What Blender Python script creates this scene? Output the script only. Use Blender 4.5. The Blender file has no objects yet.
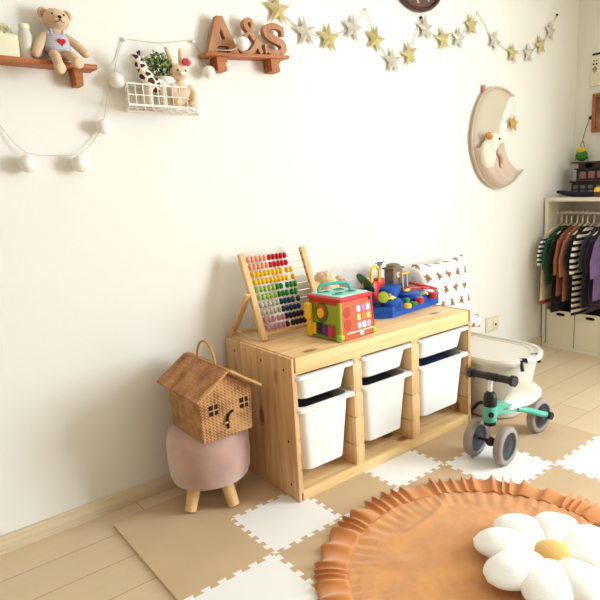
import bpy, bmesh, math, random
from mathutils import Vector, Matrix, noise
random.seed(7)
PI = math.pi
SC = bpy.context.scene
COL = SC.collection

# ------------------------------------------------------------------ materials
def lin(c):
    return tuple(((v/255)/12.92 if v/255 <= .04045 else ((v/255+.055)/1.055)**2.4) for v in c) + (1,)

def mat(name, c, rough=.6, bump=None, var=None, metal=0, trans=0, sheen=0, spec=.4, ior=1.45, sss=0):
    m = bpy.data.materials.new(name); m.use_nodes = True
    N, L = m.node_tree.nodes, m.node_tree.links
    b = N['Principled BSDF']
    b.inputs['Base Color'].default_value = lin(c)
    b.inputs['Roughness'].default_value = rough
    b.inputs['Metallic'].default_value = metal
    b.inputs['Transmission Weight'].default_value = trans
    b.inputs['Specular IOR Level'].default_value = spec
    b.inputs['IOR'].default_value = ior
    if sheen:
        b.inputs['Sheen Weight'].default_value = sheen
        b.inputs['Sheen Roughness'].default_value = .5
    if sss:
        b.inputs['Subsurface Weight'].default_value = sss
        b.inputs['Subsurface Radius'].default_value = (.02, .02, .02)
    tc = N.new('ShaderNodeTexCoord')
    if var:
        n = N.new('ShaderNodeTexNoise'); n.inputs['Scale'].default_value = var[0]; n.inputs['Detail'].default_value = 4
        L.new(tc.outputs['Object'], n.inputs['Vector'])
        r = N.new('ShaderNodeValToRGB')
        c2 = tuple(max(0, min(255, v*(1-var[1]))) for v in c); c1 = tuple(max(0, min(255, v*(1+var[1]*.5))) for v in c)
        r.color_ramp.elements[0].color = lin(c2); r.color_ramp.elements[0].position = .3
        r.color_ramp.elements[1].color = lin(c1); r.color_ramp.elements[1].position = .7
        L.new(n.outputs['Fac'], r.inputs['Fac']); L.new(r.outputs['Color'], b.inputs['Base Color'])
    if bump:
        n = N.new('ShaderNodeTexNoise'); n.inputs['Scale'].default_value = bump[0]; n.inputs['Detail'].default_value = 3
        L.new(tc.outputs['Object'], n.inputs['Vector'])
        bp = N.new('ShaderNodeBump'); bp.inputs['Strength'].default_value = bump[1]; bp.inputs['Distance'].default_value = .004
        L.new(n.outputs['Fac'], bp.inputs['Height']); L.new(bp.outputs['Normal'], b.inputs['Normal'])
    return m

def wood(name, light, dark, scale=(3, 60, 60), knots=True, knot=(120, 66, 28), rough=.5, boards=None):
    """pine: stretched noise grain (small scale on the grain axis) with scattered knots."""
    m = mat(name, light, rough)
    N, L = m.node_tree.nodes, m.node_tree.links
    b = N['Principled BSDF']
    tc = N.new('ShaderNodeTexCoord'); mp = N.new('ShaderNodeMapping')
    mp.inputs['Scale'].default_value = scale
    L.new(tc.outputs['Object'], mp.inputs['Vector'])
    n = N.new('ShaderNodeTexNoise'); n.inputs['Scale'].default_value = 1; n.inputs['Detail'].default_value = 5; n.inputs['Distortion'].default_value = .6
    L.new(mp.outputs['Vector'], n.inputs['Vector'])
    r = N.new('ShaderNodeValToRGB')
    r.color_ramp.elements[0].color = lin(dark); r.color_ramp.elements[0].position = .3
    r.color_ramp.elements[1].color = lin(light); r.color_ramp.elements[1].position = .6
    L.new(n.outputs['Fac'], r.inputs['Fac'])
    col = r.outputs['Color']
    if boards:
        sx = N.new('ShaderNodeSeparateXYZ'); L.new(tc.outputs['Object'], sx.inputs['Vector'])
        dv = N.new('ShaderNodeMath'); dv.operation = 'DIVIDE'; dv.inputs[1].default_value = boards[1]
        L.new(sx.outputs[boards[0]], dv.inputs[0])
        fl = N.new('ShaderNodeMath'); fl.operation = 'FLOOR'; L.new(dv.outputs[0], fl.inputs[0])
        wn = N.new('ShaderNodeTexWhiteNoise'); wn.noise_dimensions = '1D'; L.new(fl.outputs[0], wn.inputs['W'])
        hs = N.new('ShaderNodeHueSaturation')
        mr = N.new('ShaderNodeMapRange'); mr.inputs['To Min'].default_value = .84; mr.inputs['To Max'].default_value = 1.08
        L.new(wn.outputs['Value'], mr.inputs['Value']); L.new(mr.outputs['Result'], hs.inputs['Value'])
        L.new(col, hs.inputs['Color']); col = hs.outputs['Color']
    if knots:
        mp2 = N.new('ShaderNodeMapping')
        mn = min(scale)
        mp2.inputs['Scale'].default_value = tuple(4.5 if s == mn else 9 for s in scale)
        L.new(tc.outputs['Object'], mp2.inputs['Vector'])
        v = N.new('ShaderNodeTexVoronoi'); v.inputs['Scale'].default_value = 1
        L.new(mp2.outputs['Vector'], v.inputs['Vector'])
        r2 = N.new('ShaderNodeValToRGB')
        r2.color_ramp.elements[0].color = (1, 1, 1, 1); r2.color_ramp.elements[0].position = .10
        r2.color_ramp.elements[1].color = (0, 0, 0, 1); r2.color_ramp.elements[1].position = .19
        L.new(v.outputs['Distance'], r2.inputs['Fac'])
        mx = N.new('ShaderNodeMix'); mx.data_type = 'RGBA'
        mul = N.new('ShaderNodeMath'); mul.operation = 'MULTIPLY'; mul.inputs[1].default_value = .75
        L.new(r2.outputs['Color'], mul.inputs[0]); L.new(mul.outputs[0], mx.inputs['Factor'])
        L.new(col, mx.inputs[6]); mx.inputs[7].default_value = lin(knot)
        col = mx.outputs[2]
    L.new(col, b.inputs['Base Color'])
    return m

def stripes(name, c1, c2, period, axis='Z', duty=.5, rough=.9):
    m = mat(name, c1, rough)
    N, L = m.node_tree.nodes, m.node_tree.links
    tc = N.new('ShaderNodeTexCoord'); sx = N.new('ShaderNodeSeparateXYZ'); L.new(tc.outputs['Object'], sx.inputs['Vector'])
    dv = N.new('ShaderNodeMath'); dv.operation = 'DIVIDE'; dv.inputs[1].default_value = period; L.new(sx.outputs[axis], dv.inputs[0])
    fr = N.new('ShaderNodeMath'); fr.operation = 'FRACT'; L.new(dv.outputs[0], fr.inputs[0])
    lt = N.new('ShaderNodeMath'); lt.operation = 'LESS_THAN'; lt.inputs[1].default_value = duty; L.new(fr.outputs[0], lt.inputs[0])
    mx = N.new('ShaderNodeMix'); mx.data_type = 'RGBA'; L.new(lt.outputs[0], mx.inputs['Factor'])
    mx.inputs[6].default_value = lin(c1); mx.inputs[7].default_value = lin(c2)
    L.new(mx.outputs[2], N['Principled BSDF'].inputs['Base Color'])
    return m

def wicker(name, c1, c2):
    m = mat(name, c1, .7)
    N, L = m.node_tree.nodes, m.node_tree.links
    b = N['Principled BSDF']
    tc = N.new('ShaderNodeTexCoord'); sx = N.new('ShaderNodeSeparateXYZ'); L.new(tc.outputs['Object'], sx.inputs['Vector'])
    def op(o, a, bb):
        n = N.new('ShaderNodeMath'); n.operation = o
        for i, q in enumerate((a, bb)):
            if q is None: continue
            if isinstance(q, (int, float)): n.inputs[i].default_value = q
            else: L.new(q, n.inputs[i])
        return n.outputs[0]
    h = op('ADD', sx.outputs['X'], sx.outputs['Y'])
    s1 = op('SINE', op('MULTIPLY', h, 2*PI/.0125), None)
    s2 = op('SINE', op('MULTIPLY', sx.outputs['Z'], 2*PI/.010), None)
    w = op('MULTIPLY', s1, s2)
    nz = N.new('ShaderNodeTexNoise'); nz.inputs['Scale'].default_value = 22; nz.inputs['Detail'].default_value = 5
    L.new(tc.outputs['Object'], nz.inputs['Vector'])
    f = op('ADD', op('MULTIPLY', w, .20), op('ADD', nz.outputs['Fac'], op('MULTIPLY', s1, .1)))
    r = N.new('ShaderNodeValToRGB')
    r.color_ramp.elements[0].color = lin(c2); r.color_ramp.elements[0].position = .25
    r.color_ramp.elements[1].color = lin(c1); r.color_ramp.elements[1].position = .65
    L.new(f, r.inputs['Fac']); L.new(r.outputs['Color'], b.inputs['Base Color'])
    bp = N.new('ShaderNodeBump'); bp.inputs['Strength'].default_value = .8; bp.inputs['Distance'].default_value = .003
    L.new(f, bp.inputs['Height']); L.new(bp.outputs['Normal'], b.inputs['Normal'])
    return m

def spots_print(name, ground, motif, cell):
    """small brown bears with red scarves scattered on white cloth: circles repeated on a staggered grid in the cloth's own X/Z plane."""
    m = mat(name, ground, .9, bump=(150, .15))
    N, L = m.node_tree.nodes, m.node_tree.links
    b = N['Principled BSDF']
    tc = N.new('ShaderNodeTexCoord'); sx = N.new('ShaderNodeSeparateXYZ'); L.new(tc.outputs['Object'], sx.inputs['Vector'])
    def op(o, a, bb=None):
        n = N.new('ShaderNodeMath'); n.operation = o
        for i, q in enumerate((a, bb)):
            if q is None: continue
            if isinstance(q, (int, float)): n.inputs[i].default_value = q
            else: L.new(q, n.inputs[i])
        return n.outputs[0]
    gz = op('DIVIDE', sx.outputs['Z'], cell); row = op('FLOOR', gz)
    gx = op('ADD', op('DIVIDE', sx.outputs['X'], cell), op('MULTIPLY', row, .43))
    wn = N.new('ShaderNodeTexWhiteNoise'); wn.noise_dimensions = '2D'
    cv = N.new('ShaderNodeCombineXYZ'); L.new(op('FLOOR', gx), cv.inputs[0]); L.new(row, cv.inputs[1]); L.new(cv.outputs[0], wn.inputs['Vector'])
    an = op('MULTIPLY', op('SUBTRACT', wn.outputs['Value'], .5), 2.4)
    fx = op('SUBTRACT', op('FRACT', gx), .5); fz = op('SUBTRACT', op('FRACT', gz), .5)
    ca, sa = op('COSINE', an), op('SINE', an)
    rx = op('SUBTRACT', op('MULTIPLY', fx, ca), op('MULTIPLY', fz, sa))
    rz = op('ADD', op('MULTIPLY', fx, sa), op('MULTIPLY', fz, ca))
    def blob(cx, cz, r):
        d = op('SQRT', op('ADD', op('POWER', op('SUBTRACT', rx, cx), 2), op('POWER', op('SUBTRACT', rz, cz), 2)))
        return op('LESS_THAN', d, r)
    br = None
    for q in motif:
        k = blob(*q); br = k if br is None else op('MAXIMUM', br, k)
    mx = N.new('ShaderNodeMix'); mx.data_type = 'RGBA'; L.new(br, mx.inputs['Factor'])
    mx.inputs[6].default_value = lin(ground); mx.inputs[7].default_value = lin((150, 112, 74))
    m2 = N.new('ShaderNodeMix'); m2.data_type = 'RGBA'; L.new(blob(0, .03, .075), m2.inputs['Factor'])
    L.new(mx.outputs[2], m2.inputs[6]); m2.inputs[7].default_value = lin((166, 52, 52))
    L.new(m2.outputs[2], b.inputs['Base Color'])
    return m

# ------------------------------------------------------------------ mesh builder
ROOTLOC = {}
class MB:
    def __init__(s): s.v = []; s.f = []
    def add(s, vs, fs):
        o = len(s.v); s.v += [Vector(v) for v in vs]; s.f += [tuple(i+o for i in f) for f in fs]; return s
    def frombm(s, bm, M=None):
        bm.verts.index_update()
        s.add([(M @ v.co) if M else v.co.copy() for v in bm.verts], [[v.index for v in f.verts] for f in bm.faces]); bm.free(); return s
    def box(s, lo, hi, bev=0, M=None, seg=2):
        bm = bmesh.new(); bmesh.ops.create_cube(bm, size=1)
        c = [(a+b)/2 for a, b in zip(lo, hi)]; d = [b-a for a, b in zip(lo, hi)]
        for v in bm.verts: v.co = Vector([c[i]+v.co[i]*d[i] for i in range(3)])
        if bev: bmesh.ops.bevel(bm, geom=bm.edges[:], offset=bev, segments=seg, affect='EDGES', profile=.5)
        return s.frombm(bm, M)
    def obox(s, p0, p1, w, d, up=(0, 0, 1), bev=0):
        p0, p1 = Vector(p0), Vector(p1); z = (p1-p0); l = z.length; z.normalize()
        x = Vector(up).cross(z)
        if x.length < 1e-5: x = Vector((1, 0, 0))
        x.normalize(); y = z.cross(x)
        M = Matrix.Translation(p0) @ Matrix((x, y, z)).transposed().to_4x4()
        return s.box((-w/2, -d/2, 0), (w/2, d/2, l), bev, M)
    def loft(s, loops, c0=True, c1=True):
        n = len(loops[0]); o = len(s.v)
        vs = [v for l in loops for v in l]; fs = []
        for a in range(len(loops)-1):
            for i in range(n):
                j = (i+1) % n
                fs.append((a*n+i, a*n+j, (a+1)*n+j, (a+1)*n+i))
        if c0: fs.append(tuple(reversed(range(n))))
        if c1: fs.append(tuple((len(loops)-1)*n+i for i in range(n)))
        return s.add(vs, fs)
    def tube(s, pts, r, seg=8, caps=True):
        pts = [Vector(p) for p in pts]; rs = r if isinstance(r, (list, tuple)) else [r]*len(pts)
        loops = []; x = None
        for i, p in enumerate(pts):
            t = (pts[min(i+1, len(pts)-1)]-pts[max(i-1, 0)]).normalized()
            if x is None:
                x = t.cross(Vector((0, 0, 1)))
                if x.length < .05: x = t.cross(Vector((1, 0, 0)))
            x = (x - t*x.dot(t)); x.normalize(); y = t.cross(x)
            loops.append([p + x*rs[i]*math.cos(2*PI*k/seg) + y*rs[i]*math.sin(2*PI*k/seg) for k in range(seg)])
        return s.loft(loops, caps, caps)
    def cyl(s, p0, p1, r0, r1=None, seg=24):
        return s.tube([p0, p1], [r0, r0 if r1 is None else r1], seg)
    def lathe(s, prof, c=(0, 0, 0), seg=32, M=None):
        loops = [[Vector((c[0]+r*math.cos(2*PI*k/seg), c[1]+r*math.sin(2*PI*k/seg), c[2]+z)) for k in range(seg)] for r, z in prof]
        if M: loops = [[M @ v for v in l] for l in loops]
        return s.loft(loops)
    def ell(s, c, r, M=None, u=20, v=12):
        if not isinstance(r, (tuple, list)): r = (r, r, r)
        bm = bmesh.new(); bmesh.ops.create_uvsphere(bm, u_segments=u, v_segments=v, radius=1)
        T = Matrix.Translation(Vector(c)) @ (M.to_4x4() if M else Matrix.Identity(4)) @ Matrix.Diagonal((r[0], r[1], r[2], 1))
        return s.frombm(bm, T)
    def prism(s, pts, f, w0, w1):
        n = len(pts)
        vs = [f(u, v, w0) for u, v in pts] + [f(u, v, w1) for u, v in pts]
        fs = [tuple(reversed(range(n))), tuple(range(n, 2*n))] + [(i, (i+1) % n, n+(i+1) % n, n+i) for i in range(n)]
        return s.add(vs, fs)
    def build(s, name, m, parent=None, smooth=35, local=False, loc=None, recalc=True):
        me = bpy.data.meshes.new(name)
        off = Vector((0, 0, 0))
        if loc is not None: off = Vector(loc)
        elif parent is not None and not local:
            r = parent
            while r.parent: r = r.parent
            off = ROOTLOC.get(r.name, Vector((0, 0, 0)))
        elif parent is None and not local:
            xs = [v.x for v in s.v]; ys = [v.y for v in s.v]; zs = [v.z for v in s.v]
            off = Vector(((min(xs)+max(xs))/2, (min(ys)+max(ys))/2, min(zs)))
        bm = bmesh.new()
        bv = [bm.verts.new(v-off) for v in s.v]
        for f in s.f:
            try: bm.faces.new([bv[i] for i in f])
            except ValueError: pass
        if recalc: bmesh.ops.recalc_face_normals(bm, faces=bm.faces[:])
        big = [f for f in bm.faces if len(f.verts) > 8]
        if big: bmesh.ops.triangulate(bm, faces=big, ngon_method='EAR_CLIP')
        bm.to_mesh(me); bm.free()
        if smooth:
            me.shade_smooth(); me.set_sharp_from_angle(angle=math.radians(smooth))
        me.materials.append(m)
        o = bpy.data.objects.new(name, me); COL.objects.link(o)
        if parent is not None: o.parent = parent
        else:
            o.location = off if not local else (0, 0, 0); ROOTLOC[o.name] = off
        return o

def thing(name, label, cat, loc=(0, 0, 0), rz=0, group=None):
    o = bpy.data.objects.new(name, None); COL.objects.link(o)
    o.empty_display_size = .05
    o.location = loc; o.rotation_euler = (0, 0, rz); o['label'] = label; o['category'] = cat
    if group: o['group'] = group
    ROOTLOC[o.name] = Vector(loc)
    return o
def tag(o, label, cat, group=None):
    o['label'] = label; o['category'] = cat
    if group: o['group'] = group
    return o
def struct(o): o['kind'] = 'structure'; return o
def put(src, name, parent, loc, rot=None):
    c = bpy.data.objects.new(name, src); COL.objects.link(c); c.parent = parent; c.location = loc
    if rot: c.rotation_euler = rot
    return c
def plush(o, vox=.004, it=6):
    md = o.modifiers.new('remesh', 'REMESH'); md.mode = 'VOXEL'; md.voxel_size = vox; md.use_smooth_shade = True
    s = o.modifiers.new('smooth', 'SMOOTH'); s.iterations = it; s.factor = .5
    return o
def rrect(w, d, r, z, c=(0, 0), n=5, bulge=0):
    pts = []
    for k, (sx, sy) in enumerate(((1, 1), (-1, 1), (-1, -1), (1, -1))):
        for i in range(n+1):
            a = k*PI/2 + i/n*PI/2
            pts.append(Vector((c[0]+sx*(w/2-r)+r*math.cos(a), c[1]+sy*(d/2-r)+r*math.sin(a), z)))
    return pts
def text_mesh(ch, size, depth):
    cu = bpy.data.curves.new('t', 'FONT'); cu.body = ch; cu.size = size; cu.extrude = depth; cu.align_x = 'CENTER'; cu.align_y = 'CENTER'
    o = bpy.data.objects.new('t', cu); COL.objects.link(o)
    me = bpy.data.meshes.new_from_object(o.evaluated_get(bpy.context.evaluated_depsgraph_get()))
    bpy.data.objects.remove(o)
    b = MB(); b.add([v.co.copy() for v in me.vertices], [tuple(p.vertices) for p in me.polygons]); return b
def xform(b, M):
    b.v = [M @ v for v in b.v]; return b
def smoothpts(pts, n=6):
    """Catmull-Rom through the given points."""
    P = [Vector(p) for p in pts]; out = []
    for i in range(len(P)-1):
        a, b, c, d = P[max(i-1, 0)], P[i], P[i+1], P[min(i+2, len(P)-1)]
        for k in range(n):
            t = k/n
            out.append(.5*((2*b)+(c-a)*t+(2*a-5*b+4*c-d)*t*t+(3*b-a-3*c+d)*t**3))
    out.append(P[-1]); return out

# ------------------------------------------------------------------ palette
WALLM = mat('wall_paper', (236, 233, 225), .9, bump=(260, .12))
CEIL = mat('ceiling_paper', (240, 236, 226), .9)
BASEM = wood('baseboard_wood', (226, 208, 178), (214, 192, 158), (4, 60, 90), knots=False)
PINE_V = wood('pine_upright', (240, 198, 148), (218, 162, 106), (45, 45, 3), boards=('Y', .105))
PINE_X = wood('pine_lengthwise', (242, 206, 156), (226, 180, 124), (3, 45, 45))
PINE_P = wood('pine_post', (240, 200, 148), (222, 172, 114), (45, 45, 3), knots=False)
PINE_F = wood('pine_rail', (242, 208, 152), (230, 188, 128), (3, 50, 50), knots=False)
HOLE = mat('dark_hole', (52, 30, 16), .9)
BINM = mat('bin_plastic', (240, 241, 238), .35, sss=.15)
DARK = mat('dark_contents', (24, 24, 26), .8, var=(30, .5))
NAVY = mat('navy_contents', (24, 34, 78), .8, var=(40, .5))
TILE_B = mat('beige_foam', (204, 175, 140), .85, bump=(400, .1), var=(6, .03))
TILE_W = mat('white_foam', (243, 241, 238), .85, bump=(400, .1))
BEECH = wood('beech', (232, 192, 136), (214, 168, 110), (40, 40, 6), knots=False)
BROWNW = wood('brown_shelf_wood', (182, 108, 52), (150, 80, 34), (6, 60, 60), knots=False)
LETTERW = wood('letter_wood', (186, 128, 84), (160, 104, 64), (50, 50, 8), knots=False)
WHITE = mat('white_plastic', (242, 240, 234), .4)
WIRE = mat('white_wire', (240, 232, 222), .4)
CREAM = mat('cream_cloth', (232, 218, 194), .95, bump=(180, .3), sheen=.3)
COTTON = mat('cotton_ball_white', (246, 242, 234), .95, bump=(90, .3), sheen=.2)
STRING = mat('pale_string', (214, 204, 186), .9)
BLACK = mat('black_plastic', (34, 31, 31), .45)
RED = mat('red_plastic', (206, 44, 44), .35)
YEL = mat('yellow_plastic', (246, 196, 44), .35)
LIME = mat('lime_plastic', (166, 200, 60), .35)
GREEN = mat('green_plastic', (52, 130, 62), .35)
OLIVE = mat('apple_green_plastic', (150, 166, 40), .4)
BLUE = mat('blue_plastic', (22, 84, 178), .35)
NAVYP = mat('dark_blue_plastic', (18, 54, 130), .35)
ORANGE = mat('orange_plastic', (226, 82, 28), .35)
TEAL = mat('teal_plastic', (84, 196, 178), .35)
PURPLE = mat('purple_plastic', (92, 44, 120), .35)

# ------------------------------------------------------------------ the room
XR = 2.596
def floor_mat():
    m = mat('floor_planks', (224, 202, 166), .45)
    N, L = m.node_tree.nodes, m.node_tree.links; b = N['Principled BSDF']
    tc = N.new('ShaderNodeTexCoord'); mp = N.new('ShaderNodeMapping'); mp.inputs['Location'].default_value = (.4, .012, 0)
    L.new(tc.outputs['Object'], mp.inputs['Vector'])
    br = N.new('ShaderNodeTexBrick'); br.inputs['Scale'].default_value = 1
    br.inputs['Brick Width'].default_value = 1.82; br.inputs['Row Height'].default_value = .149
    br.inputs['Mortar Size'].default_value = .0012; br.inputs['Mortar Smooth'].default_value = .2
    br.inputs['Color1'].default_value = lin((224, 202, 168)); br.inputs['Color2'].default_value = lin((216, 192, 156)); br.inputs['Mortar'].default_value = lin((150, 116, 76))
    L.new(mp.outputs['Vector'], br.inputs['Vector'])
    mp2 = N.new('ShaderNodeMapping'); mp2.inputs['Scale'].default_value = (3, 50, 1); L.new(tc.outputs['Object'], mp2.inputs['Vector'])
    n = N.new('ShaderNodeTexNoise'); n.inputs['Scale'].default_value = 1; n.inputs['Detail'].default_value = 4; L.new(mp2.outputs['Vector'], n.inputs['Vector'])
    mx = N.new('ShaderNodeMix'); mx.data_type = 'RGBA'; mx.blend_type = 'MULTIPLY'; mx.inputs['Factor'].default_value = .12
    L.new(br.outputs['Color'], mx.inputs[6]); L.new(n.outputs['Color'], mx.inputs[7]); L.new(mx.outputs[2], b.inputs['Base Color'])
    return m
struct(MB().box((-2.2, -4.3, -.05), (XR+.1, .1, 0)).build('floor', floor_mat(), smooth=0, loc=(0, 0, 0)))
struct(MB().box((-2.2, 0, 0), (XR, .1, 2.4)).build('wall_back', WALLM, smooth=0, loc=(0, 0, 0)))
wr = MB()
WY0, WY1, WZ0, WZ1 = -2.2, -3.9, .45, 2.15
wr.box((XR, WY0, 0), (XR+.1, .1, 2.4)); wr.box((XR, -4.3, 0), (XR+.1, WY1, 2.4))
wr.box((XR, WY1, 0), (XR+.1, WY0, WZ0)); wr.box((XR, WY1, WZ1), (XR+.1, WY0, 2.4))
struct(wr.build('wall_right', WALLM, smooth=0, loc=(0, 0, 0)))
struct(MB().box((-2.2, -4.3, 2.4), (XR+.1, .1, 2.45)).build('ceiling', CEIL, smooth=0, loc=(0, 0, 0)))
struct(MB().box((-2.2, -.012, 0), (XR, 0, .055), .002).box((-2.2, -.015, 0), (XR, 0, .006)).build('baseboard_back', BASEM, loc=(0, 0, 0)))
struct(MB().box((XR-.012, -1.3, 0), (XR, -.02, .055), .002).build('baseboard_right', BASEM, loc=(0, 0, 0)))
wf = MB()
for z in (WZ0, WZ1-.05): wf.box((XR, WY1, z), (XR+.08, WY0, z+.05))
for y in (WY1, (WY0+WY1)/2-.025, WY0-.05): wf.box((XR, y, WZ0), (XR+.08, y+.05, WZ1))
struct(wf.build('window_1', WHITE, smooth=0))

# ------------------------------------------------------------------ puzzle mat
GX = [-.512, -.217, .045, .305, .555, .842, 1.19]
GY = [-.095, -.36, -.617, -.914, -1.19]
TH = .008
def tooth_edge(p, q, n=6, h=.0075):
    p, q = Vector(p), Vector(q); d = q-p; nrm = Vector((-d.y, d.x)).normalized(); out = [p]
    for k in range(n):
        for t, s in ((.29, -1), (.22, 1), (.78, 1), (.71, -1)):
            tt = (k+t)/n
            out.append(p + d*tt + nrm*h*s)
    return out            # without q
HE, VE = {}, {}
for j in range(len(GY)):
    for i in range(len(GX)-1):
        a, b = (GX[i], GY[j]), (GX[i+1], GY[j])
        HE[i, j] = tooth_edge(a, b) if 0 < j else [Vector(a)]
for i in range(len(GX)):
    for j in range(len(GY)-1):
        a, b = (GX[i], GY[j]), (GX[i], GY[j+1])
        VE[i, j] = tooth_edge(a, b) if 0 < i < len(GX)-1 else [Vector(a)]
def rev(e, end): return [Vector(end)] + e[:0:-1]
tiles = {   # (column, row): (white?, label)
    (0, 0): (0, 'beige foam mat tile under the stool legs nearest the skirting board'),
    (1, 0): (0, 'beige foam mat tile between the stool and the pine cabinet side'),
    (0, 1): (0, 'beige foam mat tile with a straight outer edge in front of the mauve stool'),
    (1, 1): (1, 'white foam mat tile under the front left corner of the pine cabinet'),
    (2, 1): (0, 'beige foam mat tile between two white tiles along the cabinet front'),
    (3, 1): (1, 'white foam mat tile between the cabinet front and the rug ruffle'),
    (4, 1): (0, 'beige foam mat tile under the cabinet corner beside the tricycle wheel'),
    (5, 1): (0, 'beige foam mat tile in front of the white lidded tub'),
    (0, 2): (1, 'white foam mat tile at the bottom edge left of the orange rug'),
    (1, 2): (0, 'beige foam mat tile wedged between three white tiles beside the rug ruffle'),
    (3, 2): (0, 'beige foam mat tile mostly under the rug ruffle near the tricycle'),
    (4, 2): (1, 'white foam mat tile under the near front wheel of the tricycle'),
    (5, 2): (0, 'beige foam mat tile under the rear wheel of the tricycle'),
    (2, 2): (1, 'white foam mat tile almost hidden under the ruffle nearest the cabinet'),
    (1, 3): (1, 'white foam mat tile mostly hidden under the left side of the orange rug'),
    (4, 3): (0, 'beige foam mat tile right of the rug at the picture edge'),
    (5, 3): (1, 'white foam mat tile at the right edge of the picture'),
}
for (i, j), (w, lab) in tiles.items():
    top = HE[i, j]; right = VE[i+1, j]; bot = rev(HE[i, j+1], (GX[i+1], GY[j+1])); left = rev(VE[i, j], (GX[i], GY[j+1]))
    pts = [(v.x, v.y) for v in top+right+bot+left]
    if (i, j) == (0, 0): pts = [(pts[0][0], pts[0][1]-.02), (pts[0][0]+.02, pts[0][1])] + pts[1:]
    b = MB().prism(pts, lambda u, v, z: Vector((u, v, z)), 0, TH)
    tag(b.build('foam_mat_tile', TILE_W if w else TILE_B, smooth=0), lab, 'mat tile', 'interlocking foam mat tiles')

# ------------------------------------------------------------------ pine storage cabinet
Z0 = TH
FY, BY = -.445, -.014
cab = thing('storage_cabinet', 'low pine storage cabinet holding six white bins against the wall', 'cabinet', (.47, -.23, Z0))
def slab_panel(name, xo0, xo1, xi0, xi1, y0, y1, z0, z1, m):
    """an upright: solid core with slats on the inner faces leaving runner slots."""
    b = MB().box((xo0, y0, z0), (xo1, y1, z1), .0015)
    cuts = [(.122, .126), (.232, .236), (.3258, .3384), (.4408, .4534)]
    if xi0 is not None:
        zz = [z0+.03] + [q for c in cuts for q in c] + [.47]
        for a, c in zip(zz[::2], zz[1::2]):
            b.box((xi0, y0+.0005, a), (xi1, y1, c))
    return b.build(name, m, cab)
slab_panel('side_panel', 0, .010, .010, .018, FY, BY, Z0, .52, PINE_V)
slab_panel('side_panel', .935, .943, .925, .935, FY, BY, Z0, .52, PINE_V)
for x0, x1 in ((.267, .307), (.570, .612)):
    b = MB().box((x0+.008, FY+.004, .045), (x1-.008, BY, .47))
    zz = [.045, .122, .126, .232, .236, .3258, .3384, .4408, .4534, .47]
    for a, c in zip(zz[::2], zz[1::2]):
        b.box((x0, FY+.003, a), (x1, BY, c), .0008)
    b.build('divider', PINE_P, cab)
MB().box((.018, FY+.02, .50), (.925, BY, .52), .001).build('top_board', PINE_X, cab)
MB().box((.018, FY, .462), (.925, FY+.0195, .52), .0015).build('front_apron', PINE_F, cab)
MB().box((.018, FY, Z0), (.925, FY+.02, .047), .0015).build('bottom_rail', PINE_F, cab)
MB().box((.018, FY+.02, .028), (.925, BY, .045)).build('bottom_board', PINE_X, cab)
MB().box((.018, BY-.006, .045), (.925, BY, .50)).build('back_panel', PINE_X, cab)
for y, z in ((-.40, .475), (-.26, .48), (-.40, .22), (-.40, .06), (-.08, .48)):
    MB().cyl((-.0006, y, z), (.002, y, z), .0045, seg=12).build('screw_hole', HOLE, cab)

def storage_bin(x0, x1, ztop, zbot, label, y0=-.452, y1=-.06):
    w = x1-x0; c = ((x0+x1)/2, (y0+y1)/2); d = y1-y0
    t = thing('storage_bin', label, 'bin', (c[0], c[1], zbot), group='white plastic bins in the pine cabinet')
    fw, ft = w-.052, w-.030
    dep = ztop-zbot
    bw = ft - .10*dep - .02
    R = .028
    L = [rrect(bw-.02, d-.085, R, zbot, c), rrect(bw, d-.06, R, zbot+.008, c), rrect(ft, d-.035, R, ztop-.012, c)]
    b = MB(); b.loft(L + [rrect(ft-.005, d-.041, R, ztop-.008, c), rrect(bw-.006, d-.082, R, zbot+.012, c)])
    b.build('tub', BINM, t)
    rw = w+.008
    r = MB(); L = [rrect(ft-.002, d-.037, R, ztop-.010, c), rrect(rw, d-.004, .022, ztop-.010, c), rrect(rw+.001, d, .022, ztop-.012, c),
                   rrect(rw+.001, d+.001, .022, ztop-.001, c), rrect(rw-.002, d-.003, .022, ztop, c), rrect(ft-.004, d-.04, R, ztop, c), rrect(ft-.006, d-.042, R, ztop-.010, c)]
    r.loft(L + [L[0]], False, False); r.build('rim', BINM, t)
    return t
cols = [(.018, .267), (.307, .570), (.612, .925)]
nm = ['left', 'middle', 'right']
for k, (a, c) in enumerate(cols):
    storage_bin(a, c, .453, (.354, .357, .360)[k], f'shallow white plastic bin in the top slot of the {nm[k]} cabinet column')
    storage_bin(a, c, .338, (.090, .100, .106)[k], f'deep white plastic bin in the lower slot of the {nm[k]} cabinet column')
    m = MB(); cx = (a+c)/2; w = c-a
    m.loft([rrect(w-.115, .27, .02, .125, (cx, -.256)), rrect(w-.10, .30, .02, .24, (cx, -.256)), rrect(w-.085, .315, .025, .312, (cx, -.256)), rrect(w-.12, .26, .02, .327, (cx, -.256))])
    tag(m.build('toy_bundle', NAVY if k == 2 else DARK), ['dark toys filling the deep bin of the left column', 'dark toys filling the deep bin of the middle column', 'navy blue things filling the deep bin of the right column'][k], 'bin contents', 'dark contents of the deep bins')  # lumps for the bin contents, deep inner shade put into their dark colour

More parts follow.
